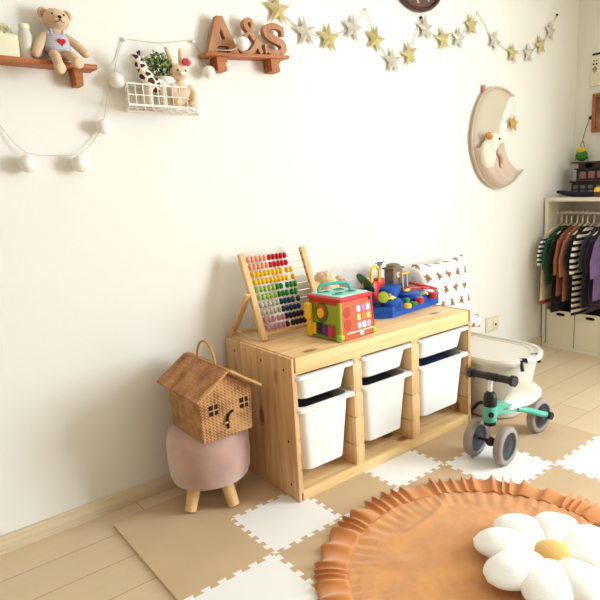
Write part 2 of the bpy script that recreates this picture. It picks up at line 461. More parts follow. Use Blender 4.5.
# ------------------------------------------------------------------ abacus
ab = thing('abacus', 'wooden counting abacus with ten rows of coloured beads on the cabinet', 'abacus', (.2, -.15, .52))
VD = Vector((0, .122, .308)); PL = VD.length; VD.normalize()
ND = Vector((0, -VD.z, VD.y))
LF, RF = Vector((.064, -.190, .5245)), Vector((.341, -.190, .5245))
for f in (LF, RF):
    MB().obox(f, f+VD*PL, .024, .018, up=ND, bev=.003).build('side_post', BEECH, ab)
BEADC = {'sal': (238, 168, 140), 'red': (196, 30, 44), 'yel': (244, 192, 40), 'lg': (168, 190, 104), 'dg': (40, 128, 52), 'gry': (206, 204, 188), 'tea': (36, 72, 96), 'mau': (206, 150, 168), 'pur': (44, 30, 56), 'blk': (30, 28, 36)}
beadmesh = {}
for k, c in BEADC.items():
    me = MB(); q = []
    for i in range(9):
        a = -PI/2+PI*i/8
        q.append((max(.0012, .0122*math.cos(a)), .0086*math.sin(a)))
    me.lathe(q, seg=14, M=Matrix.Rotation(PI/2, 4, 'Y'))
    o = me.build('bead', mat('bead_'+k, c, .3), local=True); beadmesh[k] = o.data; bpy.data.objects.remove(o)
rows = [  # top first: groups of (colour, count), a gap between groups
    (.002, [('sal', 5), ('red', 5)], [0, .003]), (.002, [('sal', 5), ('red', 5)], [0, 0]),
    (.004, [('yel', 8), ('yel', 2)], [0, .012]), (.004, [('yel', 9), ('yel', 1)], [0, .014]),
    (.004, [('lg', 5), ('dg', 2), ('dg', 3)], [0, 0, .012]), (.004, [('lg', 5), ('dg', 3), ('dg', 2)], [0, 0, .006]),
    (.004, [('gry', 5), ('tea', 4), ('tea', 1)], [0, 0, .008]), (.004, [('gry', 5), ('tea', 5)], [0, 0]),
    (.004, [('mau', 3), ('mau', 2), ('pur', 5)], [0, .006, 0]), (.004, [('mau', 5), ('pur', 1), ('blk', 4)], [0, 0, .008])]
METAL = mat('rod_metal', (196, 190, 180), .35, metal=.7)
for i, (s0, groups, gaps) in enumerate(rows):
    v = PL*(.925-.0885*i)
    p, q = LF+VD*v, RF+VD*v
    rod = MB().cyl(p, q, .0016, seg=8).build('rod', METAL, ab)
    x = .014+s0
    for (c, n), g in zip(groups, gaps):
        x += g
        for k in range(n):
            x += .0088
            put(beadmesh[c], 'bead', rod, LF+VD*v+Vector((x, 0, 0)) - ROOTLOC[ab.name])
            x += .0088
    for s, f in ((1, LF), (-1, RF)):
        MB().cyl(f+VD*v+Vector((s*.0125, 0, 0)), f+VD*v+Vector((s*.0110, 0, 0)), .0045, seg=10).build('rod_cap', HOLE, rod)
MB().tube([LF+VD*.02, RF+VD*.02], .006).build('lower_bar', BEECH, ab)
for f, s in ((LF, -1), (RF, 1)):
    pv = f+VD*(PL*.52)+Vector((s*.02, 0, 0)); ft = Vector((f.x-.02+s*.022, -.036, .531))
    MB().obox(pv+(pv-ft)*.05, ft, .016, .024, up=(1, 0, 0), bev=.006).build('support_leg', BEECH, ab)
    MB().cyl(f+VD*(PL*.52), pv+Vector((s*.01, 0, 0)), .007, seg=14).build('pivot_bolt', BEECH, ab)
MB().cyl((.03, -.036, .532), (.352, -.036, .532), .0055).build('stretcher', BEECH, ab)
MB().tube(smoothpts([(.022, -.045, .56), (.04, -.09, .535), (.055, -.15, .527), (.064, -.18, .54)]), .0012, 6).build('stay_cord', WHITE, ab)

# ------------------------------------------------------------------ activity cube
cu = thing('activity_cube', 'green and orange plastic activity cube with a teal carry handle', 'toy', (.318, -.322, .52), math.radians(4)); cu.scale = (.91, .91, 1)
S, SH = .096, .150
MB().loft([rrect(2*S, 2*S, .012, .006), rrect(2*S-.004, 2*S-.004, .012, .012), rrect(2*S-.018, 2*S-.018, .012, SH-.006)]).build('body', ORANGE, cu, local=True)
def sidepanel(x): return x
# left face (-X): apple green panel
def face_left(u, v, w):   # u along -Y.. (0 centre), v height, w outward
    k = S-.009*(v/SH); return Vector((-k-w, -u, v))
def face_front(u, v, w):
    k = S-.009*(v/SH); return Vector((u, -k-w, v))
def rr2(w, h, r, c, n=5): return [(p.x, p.y) for p in rrect(w, h, r, 0, c, n)]
def disc2(r, c, n=24): return [(c[0]+r*math.cos(2*PI*i/n), c[1]+r*math.sin(2*PI*i/n)) for i in range(n)]
gp = MB().prism(rr2(.178, .124, .012, (0, .068)), face_left, -.004, .005).build('green_panel', OLIVE, cu, local=True)
kb = MB().prism(rr2(.15, .05, .006, (0, .036)), face_left, .004, .0065).build('keyboard', mat('leaf_green', (108, 150, 40), .4), gp, local=True)
for k, m in enumerate((YEL, BLACK, PURPLE, mat('pink_plastic', (206, 40, 84), .35))):
    MB().prism(rr2(.032, .040, .003, (-.05+k*.034, .037+(.004 if k == 1 else 0))), face_left, .006, .012).build('piano_key', m, gp, local=True)
MB().prism(disc2(.037, (-.005, .098), 28), face_left, .004, .0062).build('recess', mat('dark_green', (86, 112, 30), .5), gp, local=True)
MB().prism([((.022+.005*(i % 2))*math.cos(2*PI*i/24)-.005, (.022+.005*(i % 2))*math.sin(2*PI*i/24)+.102) for i in range(24)], face_left, .006, .010).build('lion_mane', mat('lion_mane', (216, 74, 30), .4), gp, local=True)
MB().prism(disc2(.018, (-.007, .098)), face_left, .0095, .014).build('lion_face', YEL, gp, local=True)
# front face: orange with shape holes and nine picture windows
fp = MB().prism(rr2(.178, .124, .010, (0, .068)), face_front, -.004, .005).build('front_panel', ORANGE, cu, local=True)
DKO = mat('dark_orange', (176, 58, 18), .5)
for z in (.102, .058): MB().prism(disc2(.021, (-.055, z)), face_front, .004, .0058).build('shape_hole', DKO, fp, local=True)
pw = [(240, 222, 226), (178, 120, 170), (232, 236, 240), (190, 206, 120), (240, 120, 70), (244, 206, 90), (236, 190, 200), (244, 238, 240), (180, 176, 206)]
for k, c in enumerate(pw):
    MB().prism(rr2(.021, .023, .004, (.008+(k % 3)*.0275, .108-(k//3)*.031)), face_front, .004, .0072).build('picture_window', mat('picture', c, .4), fp, local=True)
MB().prism([(-.06, .024), (.085, .024), (.085, .028), (-.06, .028)], face_front, .004, .006).build('white_line', WHITE, fp, local=True)
MB().prism(disc2(.010, (.02, .017)), face_front, .004, .0068).build('number_badge', WHITE, fp, local=True)
b = text_mesh('2', .016, .0006)
xform(b, Matrix.Translation((.02, -(S-.009*.12)-.007, .017)) @ Matrix.Rotation(PI/2, 4, 'X')); b.build('numeral', RED, fp, local=True, smooth=0)
MB().loft([rrect(2*S-.004, 2*S-.004, .016, SH-.008), rrect(2*S+.006, 2*S+.006, .016, SH-.004), rrect(2*S+.006, 2*S+.006, .016, SH+.006), rrect(2*S-.01, 2*S-.01, .016, SH+.009)]).build('red_rim', RED, cu, local=True)
lid = MB().loft([rrect(2*S-.02, 2*S-.02, .014, SH+.006), rrect(2*S-.022, 2*S-.022, .014, SH+.012)]).build('lid', mat('pale_teal', (176, 222, 208), .4), cu, local=True)
for x, y, r in ((-.035, -.03, .026), (.035, -.03, .024), (.035, .04, .024), (-.04, .04, .022)):
    MB().lathe([(r, 0), (r, .004), (r-.008, .004), (r-.008, .001)], (x, y, SH+.011), 24).build('sorting_ring', TEAL, lid, local=True)
    MB().cyl((x, y, SH+.011), (x, y, SH+.0135), r-.009, seg=20).build('sorting_hole', mat('teal_dark', (30, 92, 84), .5), lid, local=True)
MB().tube(smoothpts([(-.06, .06, SH+.01), (-.055, .055, SH+.035), (-.02, .035, SH+.042), (.02, .015, SH+.042), (.05, -.002, SH+.035), (.055, -.006, SH+.01)]), .0065, 10).build('handle', TEAL, cu, local=True)
for sx, sy in ((-1, -1), (1, -1), (-1, 1), (1, 1)):
    MB().ell((sx*(S-.004), sy*(S-.004), .016), .016).build('foot', LIME, cu, local=True)
    MB().tube([(sx*(S-.004), sy*(S-.004), .026), (sx*(S-.010), sy*(S-.010), SH-.006)], .009, 12).build('corner_post', OLIVE if sx < 0 else DKO, cu, local=True)
ph = MB().box((-.125, .05, .07), (-.100, .088, .132), .010, seg=3).build('telephone', YEL, cu, local=True)
MB().box((-.112, .058, .005), (-.096, .086, .08), .006).build('telephone_post', YEL, cu, local=True)

# ------------------------------------------------------------------ blue track toy
tr = thing('track_toy', 'blue plastic track toy with yellow arches, tower and coloured knobs', 'toy', (.762, -.208, .52), math.radians(7.5)); tr.scale = (1.10, 1.06, 1.14)
def chrect(w, d, ch, z):   # front-left chamfer
    return [Vector(p+(z,)) for p in ((w/2, d/2), (-w/2+ch*.4, d/2), (-w/2, d/2-ch*.4), (-w/2, -d/2+ch), (-w/2+ch, -d/2), (w/2-.012, -d/2), (w/2, -d/2+.012))]
W, D = .375, .222
MB().loft([chrect(W, D, .05, .002), chrect(W, D, .05, .020), chrect(W+.004, D+.004, .05, .022), chrect(W, D, .05, .024), chrect(W, D, .05, .042), chrect(W-.014, D-.014, .046, .042), chrect(W-.014, D-.014, .046, .034)]).build('tray', BLUE, tr, local=True, smooth=20)
MB().loft([chrect(W*.8, D*.55, .05, .034), chrect(W*.76, D*.5, .05, .052)]).build('deck', NAVYP, tr, local=True)
for o in tr.children[-1:]: o.location = (0, .05, 0)
def knob(x, y, m, r=.014, z=.034, h=.016):
    MB().lathe([(r*.9, 0), (r, .003), (r, h-.004), (r*.8, h)], (x, y, z), 18).build('knob', m, tr, local=True)
knob(-.085, -.095, YEL, .015); knob(-.035, -.085, GREEN, .017, h=.012); knob(.012, -.082, RED, .016, h=.022); knob(.115, -.075, RED, .016, h=.024); knob(-.045, -.06, GREEN, .012, h=.026); knob(.055, -.045, GREEN, .014, h=.03)
MB().lathe([(.045, 0), (.045, .022), (.038, .028)], (-.10, -.02, .034), 28).build('ramp_base', BLUE, tr, local=True)
MB().lathe([(.045, 0), (.046, .030), (.040, .034)], (.03, -.015, .034), 28).build('ramp_base', BLUE, tr, local=True)
cr = thing('toy_car', 'small red and yellow toy car on the blue track toy', 'toy car', (0, 0, 0))
def car(name, label, x, y, z, ang, m1, m2):
    R = Matrix.Rotation(math.radians(7.5), 4, 'Z') @ Vector((x*1.10, y*1.06, z*1.14)) + Vector((.762, -.208, .52))
    t = thing(name, label, 'toy car', R, math.radians(ang), 'tiny vehicles on the blue track toy')
    MB().loft([rrect(.036, .017, .005, .003), rrect(.038, .018, .005, .009), rrect(.020, .015, .004, .016)]).build('car_body', m1, t, local=True)
    MB().box((-.007, -.0075, .011), (.008, .0075, .0175), .002).build('cabin', m2, t, local=True)
    for sx in (-1, 1):
        for sy in (-1, 1): MB().cyl((sx*.011, sy*.008, .004), (sx*.011, sy*.010, .004), .004, seg=12).build('wheel', BLACK, t, local=True)
bpy.data.objects.remove(cr)
car('toy_car', 'tiny red toy car on the round ramp at the left of the blue track toy', -.085, -.005, .062, 20, RED, YEL)
car('toy_car', 'tiny yellow toy car in front of the left ramp on the blue track toy', -.115, -.04, .062, -10, YEL, WHITE)
car('toy_car', 'tiny yellow and red toy car on the middle ramp of the blue track toy', .02, -.012, .068, -8, YEL, RED)
car('toy_car', 'tiny cream toy car on the right of the middle ramp of the blue track toy', .085, -.05, .048, -60, mat('cream_plastic', (240, 226, 180), .4), YEL)
# raised back level
MB().lathe([(.062, 0), (.062, .040), (.056, .046)], (-.02, .062, .05), 32).build('upper_drum', BLUE, tr, local=True)
MB().box((-.115, .05, .034), (-.068, .10, .118), .006).build('red_block', RED, tr, local=True)
MB().box((-.055, .062, .09), (-.03, .10, .126), .004).build('red_block', RED, tr, local=True)
MB().box((-.17, .045, .034), (-.12, .085, .105), .006).build('blue_block', NAVYP, tr, local=True)
def arch(x0, x1, y, z0, zt, r=.005):
    pts = [(x0, y, z0)] + [((x0+x1)/2-(x1-x0)/2*math.cos(PI*i/10), y, zt-(x1-x0)/2+(x1-x0)/2*math.sin(PI*i/10)) for i in range(11)] + [(x1, y, z0)]
    MB().tube(pts, r, 10).build('arch', YEL, tr, local=True)
arch(-.105, -.055, .07, .10, .175, .006); arch(-.16, -.125, .065, .10, .14, .004)
tw = MB().box((.012, .05, .09), (.075, .10, .150), .004).box((.006, .044, .150), (.081, .106, .158), .003).lathe([(.030, .158), (.028, .168), (.012, .172)], (.043, .075, 0), 20).build('tower', mat('stone_brown', (128, 112, 92), .6, bump=(80, .3)), tr, local=True)
MB().prism(disc2(.011, (.042, .128)), lambda u, v, w: Vector((u, .05-w, v)), 0, .003).build('round_emblem', CREAM, tw, local=True)
for x in (.056, .086):
    MB().tube([(x, .035, .066), (x, .04, .135)], .004, 8).build('post', YEL, tr, local=True)
MB().box((.045, .03, .128), (.098, .045, .134), .002).build('yellow_rail', YEL, tr, local=True)
MB().box((.09, .06, .04), (.13, .11, .12), .004).build('blue_tower', BLUE, tr, local=True)
for k, (a, c) in enumerate(((.06, .03), (.13, .025))):
    MB().obox((a, .02-.02*k, .076-.008*k), (a+.085, .0-.02*k, .066-.012*k), .030, .008, bev=.003).build('red_track', RED, tr, local=True)
MB().obox((.13, .06, .085), (.185, -.03, .060), .028, .008, bev=.003).build('red_track', RED, tr, local=True)
MB().lathe([(.03, .0), (.03, .016), (.02, .018)], (.09, -.005, .034), 20).build('teal_disc', mat('deep_teal', (30, 110, 120), .4), tr, local=True)
sl = Matrix.Translation((-.172, .045, .125)) @ Matrix.Rotation(math.radians(55), 4, 'Y') @ Matrix.Rotation(math.radians(20), 4, 'X')
MB().lathe([(.040, 0), (.042, .004), (.040, .008)], (0, 0, 0), 24, M=sl @ Matrix.Diagonal((1, 1.35, 1, 1))).build('green_paddle', mat('dark_green_plastic', (24, 96, 58), .35), tr, local=True)
MB().lathe([(.014, 0), (.020, .004), (.020, .009), (.008, .012)], (0, 0, 0), 20, M=Matrix.Translation((-.195, -.065, .088)) @ Matrix.Rotation(math.radians(-70), 4, 'Y') @ Matrix.Rotation(math.radians(40), 4, 'X')).build('lime_wheel', LIME, tr, local=True)
MB().tube([(-.185, -.06, .084), (-.14, -.01, .045)], .005, 8).build('axle', BLACK, tr, local=True)
R = Matrix.Rotation(math.radians(7.5), 4, 'Z') @ Vector((-.02, .10, 0)) + Vector((.75, -.185, .616))
hl = MB().cyl((0, 0, 0), (0, 0, .075), .003, seg=8).build('mast', mat('grey_plastic', (110, 110, 112), .5), tr, local=True); hl.location = (-.03, .085, .096)
MB().ell((-.03, .085, .178), (.014, .007, .007)).build('helicopter_body', mat('grey_plastic', (120, 120, 120), .5), hl, local=True); hl.children[-1].location = (.03, -.085, -.096)
rb = MB().box((-.028, -.002, .086), (.028, .002, .088)).box((-.002, -.014, .086), (.002, .014, .088)).box((-.028, -.001, .076), (-.008, .001, .079)).build('rotor', BLACK, hl, local=True)

# ------------------------------------------------------------------ fluffy plush pieces and printed cushion
FUZZ = mat('cream_fleece', (226, 196, 156), 1, bump=(45, 1.0), var=(40, .12), sheen=.5)
FUZZ2 = mat('pinkish_fleece', (228, 192, 166), 1, bump=(45, 1.0), var=(40, .12), sheen=.5)
def fuzzy(c, r, m, name, label):
    b = MB().ell(c, r, u=48, v=32)
    cv = Vector(c)
    for v in b.v:
        n = (v-cv).normalized(); v += n*(.006*noise.noise(v*55)+.004*noise.noise(v*110))
    zmin = min(v.z for v in b.v)
    for v in b.v: v.z = max(v.z, .5205)
    return tag(b.build(name, m, smooth=180), label, 'plush toy', 'curly plush toys behind the cube')
fuzzy((.434, -.088, .622), (.058, .068, .104), FUZZ, 'plush_toy', 'curly cream plush toy between the abacus and the cube handle')
fuzzy((.535, -.060, .606), (.043, .043, .087), FUZZ2, 'plush_toy', 'curly pinkish plush toy between the cube and the blue track toy')

BEARS = spots_print('bear_print', (246, 243, 238), [(0, .17, .13), (-.12, .27, .06), (.12, .27, .06), (0, -.02, .15), (-.17, -.12, .08), (.17, -.12, .08), (-.17, .05, .06), (.17, .05, .06)], .070)
def cushion(name, label, c, w, h, t, tilt, m, roll=0):
    n = 26; b = MB(); o = []
    def P(u, v, s):
        e = 1-.10*(1-abs(u)**2.5)*abs(v)**3; g = 1-.10*(1-abs(v)**2.5)*abs(u)**3
        return Vector((u*w/2*g, s*t/2*(max(0, (1-u**4)*(1-v**4)))**.55 + .004*noise.noise(Vector((u*3, v*3, s))), v*h/2*e))
    for s in (-1, 1):
        vs = [P(-1+2*i/n, -1+2*j/n, s) for j in range(n+1) for i in range(n+1)]
        b.add(vs, [(j*(n+1)+i, j*(n+1)+i+1, (j+1)*(n+1)+i+1, (j+1)*(n+1)+i) for j in range(n) for i in range(n)])
    ob = b.build(name, m, local=True, smooth=180)
    ob.location = c; ob.rotation_euler = (tilt, roll, 0)
    return tag(ob, label, 'cushion')
cushion('cushion', 'white cushion printed with small brown bears standing behind the cabinet end', (1.138, -.128, .512), .385, .375, .11, math.radians(-10), BEARS, math.radians(-1))
cushion('printed_cloth', 'white bear printed cloth bunched on the tub lid beside the cabinet corner', (1.362, -.118, .345), .15, .075, .06, math.radians(-12), BEARS, math.radians(8))['category'] = 'cloth'

# ------------------------------------------------------------------ white lidded tub
TUBM = mat('tub_plastic', (222, 216, 204), .4, sss=.1)
tb = thing('lidded_tub', 'large white plastic tub with a lid beside the cabinet', 'tub', (1.145, -.345, Z0))
tc_ = (1.145, -.345)
MB().loft([rrect(.24, .41, .10, Z0, tc_), rrect(.27, .44, .11, Z0+.012, tc_), rrect(.325, .53, .13, .282, tc_)], True, True).build('tub_body', TUBM, tb)
MB().loft([rrect(.335, .545, .135, .275, tc_), rrect(.360, .570, .145, .277, tc_), rrect(.364, .574, .146, .292, tc_), rrect(.352, .562, .142, .303, tc_), rrect(.32, .53, .13, .304, tc_), rrect(.31, .52, .126, .292, tc_)], False, False).build('rim', TUBM, tb)
MB().loft([rrect(.312, .522, .126, .286, tc_, 8), rrect(.312, .522, .126, .296, tc_, 8), rrect(.27, .47, .11, .299, tc_, 8), rrect(.262, .46, .105, .295, tc_, 8), rrect(.12, .30, .05, .298, tc_, 8)]).build('lid', TUBM, tb)
hp = [(1.065, -.618, .296), (1.078, -.636, .300), (1.11, -.648, .300), (1.15, -.648, .300), (1.182, -.636, .300), (1.195, -.617, .296)]
MB().tube(hp[1:5], .012, 12).build('handle', WHITE, tb)
for k, (a, c, d) in enumerate(((hp[0], hp[1], (1.060, -.630, .255)), (hp[5], hp[4], (1.200, -.624, .262)))):
    MB().tube([d, a, c, tuple(Vector(c)*.75+Vector(hp[2 if k == 0 else 3])*.25)], .0085, 10).tube([(c[0], c[1], c[2]+.006), (c[0], c[1]+.04, c[2]-.004)], .006, 8).build('clip', BLACK, tb)
tag(MB().tube(smoothpts([(.965, -.395, .012), (.962, -.44, .06), (.963, -.475, .10), (.968, -.505, .10), (.972, -.53, .07), (.974, -.54, .013)]), .0075, 10).build('curved_hose', BLACK), 'black curved hose on the floor between the cabinet and the tub', 'hose')
op = thing('wall_outlet', 'cream double outlet plate low on the back wall above the tub', 'outlet', (1.715, 0, .235))
MB().box((1.655, -.006, .195), (1.78, 0, .285), .003).build('plate', mat('outlet_cream', (226, 214, 186), .5), op)
MB().box((1.668, -.008, .21), (1.705, -.005, .27), .002).build('socket', mat('outlet_white', (232, 222, 200), .5), op)
MB().box((1.728, -.008, .21), (1.765, -.005, .27), .002).build('socket', mat('outlet_white', (232, 222, 200), .5), op)
MB().cyl((1.747, -.0095, .235), (1.747, -.007, .235), .008, seg=12).build('plug_hole', BLACK, op)

# ------------------------------------------------------------------ stool and wicker house
VELVET = mat('mauve_velvet', (196, 158, 144), .9, bump=(30, .3), var=(7, .12), sheen=.8)
SX, SY = -.194, -.197
st = thing('stool', 'round mauve velvet stool on short wooden legs under the wicker house', 'stool', (SX, SY, Z0))
MB().lathe([(.02, .096), (.110, .098), (.127, .106), (.135, .128), (.138, .18), (.137, .24), (.132, .268), (.122, .282), (.09, .286), (.02, .287)], (SX, SY, 0), 48).build('seat', VELVET, st, smooth=60)
for a in (196, 282, 16, 106):
    r = math.radians(a)
    t = (SX+.075*math.cos(r), SY+.075*math.sin(r), .10); f = (SX+.105*math.cos(r), SY+.105*math.sin(r), Z0+.0055)
    MB().tube([f, t], [.0195, .022], 18).build('leg', BEECH, st)

WICK = wicker('wicker_wall', (200, 150, 98), (128, 82, 44))
WICKR = wicker('wicker_roof', (198, 142, 92), (124, 76, 42))
CANE = mat('cane', (196, 144, 88), .6)
HX0, HX1, HY0, HY1, HZ = -.278, -.102, -.345, -.118, .2885
hm = thing('wicker_house', 'wicker house shaped basket with a handle sitting on the mauve stool', 'basket', ((HX0+HX1)/2, (HY0+HY1)/2, HZ))
HXM = (HX0+HX1)/2; ZE, ZA = .438, .503
pent = [(HX0, HZ), (HX1, HZ), (HX1+.004, ZE), (HXM, ZA-.006), (HX0-.004, ZE)]
walls = MB().prism(pent, lambda u, v, w: Vector((u, w, v)), HY0, HY1).build('walls', WICK, hm, smooth=0)
for s in (-1, 1):
    a = Vector((s*.004+HXM, 0, ZA+.006)); e = Vector((HXM+s*.112, 0, ZE-.004)); nrm = Vector((s*(ZA-ZE), 0, .112)).normalized()*.005
    vs = []
    quad = [(a.x, a.z), (e.x, e.z), (e.x+nrm.x*2, e.z+nrm.z*2), (a.x+nrm.x*2, a.z+nrm.z*2)]
    MB().prism(quad, lambda u, v, w: Vector((u, w, v)), HY0-.034, HY1+.032).build('roof_panel', WICKR, hm, smooth=0)
    for y in (HY0-.034, HY1+.032):
        MB().tube([(a.x, y, a.z+.004), (e.x, y, e.z+.004)], .0045, 8).build('roof_edging', CANE, hm)
MB().tube([(HXM+.002, HY0-.036, ZA+.011), (HXM+.002, HY1+.034, ZA+.011)], .005, 8).build('ridge_cane', CANE, hm)
MB().tube([(HXM, -.232+.062*math.cos(PI*i/14), ZA+.008+.074*math.sin(PI*i/14)) for i in range(15)], .0042, 10).build('handle', CANE, hm)
DK = mat('dark_opening', (36, 28, 26), .9)
for cx, cz in ((-.236, .388), (-.127, .384)):
    wn = MB()
    for sx in (-1, 1):
        for sz in (-1, 1):
            wn.box((cx+sx*.0085-.0068, HY0-.0015, cz+sz*.0095-.0075), (cx+sx*.0085+.0068, HY0+.002, cz+sz*.0095+.0075))
    wn.build('window', DK, walls, smooth=0)
    MB().tube([(cx-.018, HY0-.002, cz), (cx+.018, HY0-.002, cz)], .0022, 6).tube([(cx, HY0-.002, cz-.02), (cx, HY0-.002, cz+.02)], .0022, 6).build('window_bars', CANE, walls)
lt = MB().tube(smoothpts([(-.190, HY0-.002, .315), (-.192, HY0-.004, .345), (-.186, HY0-.005, .362), (-.170, HY0-.003, .370)]), .0042, 8).build('door_strap', DK, walls)
MB().cyl((-.204, HY0-.006, .336), (-.172, HY0-.006, .338), .004, seg=8).ell((-.186, HY0-.007, .338), .007, u=10, v=8).build('toggle', CANE, walls)

# ------------------------------------------------------------------ tricycle
GREYT = mat('grey_tyre', (156, 142, 132), .6)
HUB = mat('hub_dark', (30, 42, 54), .35)
MINT = mat('mint_paint', (92, 182, 158), .35)
CREAMSEAT = mat('seat_white', (244, 240, 228), .35)
SILV = mat('fork_silver', (206, 196, 190), .3, metal=.4)
bk = thing('balance_tricycle', 'mint green toddler balance tricycle with white seat and grey wheels', 'tricycle', (.88, -.72, TH))
def wheel(c, ax, r=.0745, w=.034):
    ax = Vector(ax).normalized(); c = Vector(c)
    x = Vector((0, 0, 1)); y = ax.cross(x)
    M = Matrix.Translation(c) @ Matrix((x, y, ax)).transposed().to_4x4()
    prof = [(r*.70, -w/2+.004), (r*.74, -w/2), (r*.90, -w/2), (r*.97, -w/2+.004), (r, -w/4), (r, w/4), (r*.97, w/2-.004), (r*.90, w/2), (r*.74, w/2), (r*.70, w/2-.004)]
    b = MB(); loops = [[M @ Vector((q*math.cos(2*PI*k/40), q*math.sin(2*PI*k/40), z)) for k in range(40)] for q, z in prof]
    b.loft(loops, False, False); wl = b.build('wheel', GREYT, bk, smooth=50)
    h = MB(); prof = [(.006, -w/2+.001), (r*.3, -w/2+.002), (r*.62, -w/2+.007), (r*.70, -w/2+.003), (r*.71, -w/2+.004), (r*.71, w/2-.004), (r*.70, w/2-.003), (r*.62, w/2-.007), (r*.3, w/2-.002), (.006, w/2-.001)]
    h.loft([[M @ Vector((q*math.cos(2*PI*k/32), q*math.sin(2*PI*k/32), z)) for k in range(32)] for q, z in prof]); h.build('hub', HUB, wl, smooth=50)
RW = .0745; AZ = TH+RW
W1, W2 = Vector((.700, -.655, AZ)), Vector((.714, -.782, AZ))
AX = (W2-W1).normalized()
wheel(W1, AX); wheel(W2, AX)
RWc = Vector((1.055, -.716, AZ)); wheel(RWc, (0.03, 1, 0))
HC = (W1+W2)/2
MB().cyl(W1, W2, .006, seg=12).ell(HC, .019).build('front_axle', BLACK, bk)
HX, HYc = .712, -.712
MB().cyl((HX-.010, HYc, AZ), (HX, HYc, .158), .0075, seg=16).build('fork_stem', SILV, bk)
MB().lathe([(.016, .146), (.023, .150), (.024, .166)], (HX, HYc, 0), 28).build('lower_cup', BLACK, bk)
hd = MB().lathe([(.0255, .164), (.0265, .168), (.0265, .224), (.0255, .228)], (HX, HYc, 0), 28).build('head_tube', MINT, bk)
MB().lathe([(.011, 0), (.011, .003)], (0, 0, 0), 16, M=Matrix.Translation((HX-.019, HYc-.0185, .198)) @ Matrix.Rotation(PI/2, 4, 'X') @ Matrix.Rotation(math.radians(-45), 4, 'Y')).build('round_badge', BLACK, hd)
MB().lathe([(.026, .226), (.0270, .234), (.0265, .256), (.0225, .272), (.014, .281), (.009, .283)], (HX, HYc, 0), 28).build('head_cover', BLACK, bk)
MB().tube(smoothpts([(HX, HYc, .28), (HX-.002, HYc, .298), (HX+.002, HYc, .316), (HX+.008, HYc, .334)]), .0085, 12).build('stem', CREAMSEAT, bk)
H1, H2 = Vector((.722, -.618, .333)), Vector((.716, -.812, .345))
MB().cyl(H1, H2, .009, seg=14).build('handlebar', SILV, bk)
hv = H2-H1
for a, c in ((0, .40), (.60, 1.0)):
    p, q = H1+hv*a, H1+hv*c
    g = MB().tube([p, p+hv*.03, q-hv*.03, q], [.0165, .0145, .0145, .0165], 18)
    e = p if a == 0 else q; s = -1 if a == 0 else 1
    g.tube([e-hv.normalized()*.010*s, e+hv.normalized()*.006*s], .0205, 20).build('grip', BLACK, bk)
MB().cyl(H1+hv*.4, H1+hv*.6, .0155, seg=18).build('centre_clamp', BLACK, bk)
beam = MB().loft([[Vector((x, y0+k*wd, z+l*ht)) for k, l in ((-1, -1), (-1, 1), (1, 1), (1, -1))] for x, y0, z, wd, ht in ((.728, -.713, .205, .016, .022), (.76, -.714, .206, .019, .022), (.84, -.716, .184, .022, .016), (.92, -.717, .156, .022, .013))]).build('frame_beam', MINT, bk, smooth=50)
for s in (-1, 1):
    MB().tube(smoothpts([(.86, -.716+s*.016, .174), (.93, -.716+s*.032, .150), (1.0, -.716+s*.034, .117), (1.062, -.716+s*.034, .092)], 5), .0125, 12).build('rear_rail', MINT, bk)
    MB().cyl((1.062, -.716+s*.030, .091), (1.062, -.716+s*.056, .091), .016, seg=18).build('axle_cap', BLACK, bk)
MB().cyl((1.058, -.75, .091), (1.058, -.682, .091), .006, seg=10).build('rear_axle', BLACK, bk)
lg = MB()
for k, ch in enumerate('D-BIKE'):
    b = text_mesh(ch, .016, .0004)
    xform(b, Matrix.Translation((.772+k*.0095, -.7372-.0004*k, .2015-k*.0027)) @ Matrix.Rotation(math.radians(15), 4, 'Y') @ Matrix.Rotation(PI/2, 4, 'X'))
    b.build('frame_letter', RED if k < 3 else WHITE, beam, smooth=0)
# seat: saddle narrowing to the nose
loops = []
for i in range(15):
    t = i/14; x = .790+.205*t
    hw = .014+.052*math.sin(min(1, t*1.15)*PI/2)**1.3
    if t > .8: hw *= math.sqrt(max(.03, 1-((t-.8)/.2)**2))*.96+.02
    zt = .192+.010*t+.052*max(0, t-.55)**1.5*2.4; th = .030+.01*math.sin(t*PI)
    if t > .9: th *= .6
    loops.append([Vector((x, -.716+hw*math.cos(2*PI*k/20), zt+(th*.5*math.sin(2*PI*k/20) if math.sin(2*PI*k/20) < 0 else th*.55*math.sin(2*PI*k/20)**.7*1.0)+.012*(math.cos(2*PI*k/20)**2)*-1*(1-t)*.4)) for k in range(20)])
MB().loft(loops).build('seat', CREAMSEAT, bk, smooth=70)
MB().box((.86, -.728, .165), (.90, -.704, .205), .004).build('seat_post', BLACK, bk)

# ------------------------------------------------------------------ rug and daisy cushion
RUG = mat('terracotta_cotton', (212, 148, 90), .95, bump=(24, .4), var=(10, .06), sheen=.3)
rg = thing('ruffled_rug', 'round orange cotton rug with a ruffled edge on the foam mat', 'rug', (.171, -1.111, TH))
RX, RY, R0, R1 = .171, -1.111, .402, .490
b = MB(); nr, na = 64, 220
def rz(x, y):
    p = Vector((x*4.2+y*1.5, y*7-x*2, .3)); q = Vector((x*11+3, y*16-x*5, 1.7))
    w = .0065+.0062*max(0, 1-abs(noise.noise(p*.9))*4.2)+.0014*max(0, 1-abs(noise.noise(q))*4)+.0010*noise.noise(q*2.3)
    return TH+.001+max(.001, w)
vs = [Vector((RX, RY, rz(RX, RY)))]
for i in range(1, nr+1):
    r = R0*i/nr
    for k in range(na):
        a = 2*PI*k/na; x, y = RX+r*math.cos(a), RY+r*math.sin(a)
        e = max(0, (r-.30)/.10)
        z = rz(x, y)+.004*e*math.sin(a*64+2.5*math.sin(a*5)) if i < nr else TH+.010
        vs.append(Vector((x, y, max(TH+.001, z))))
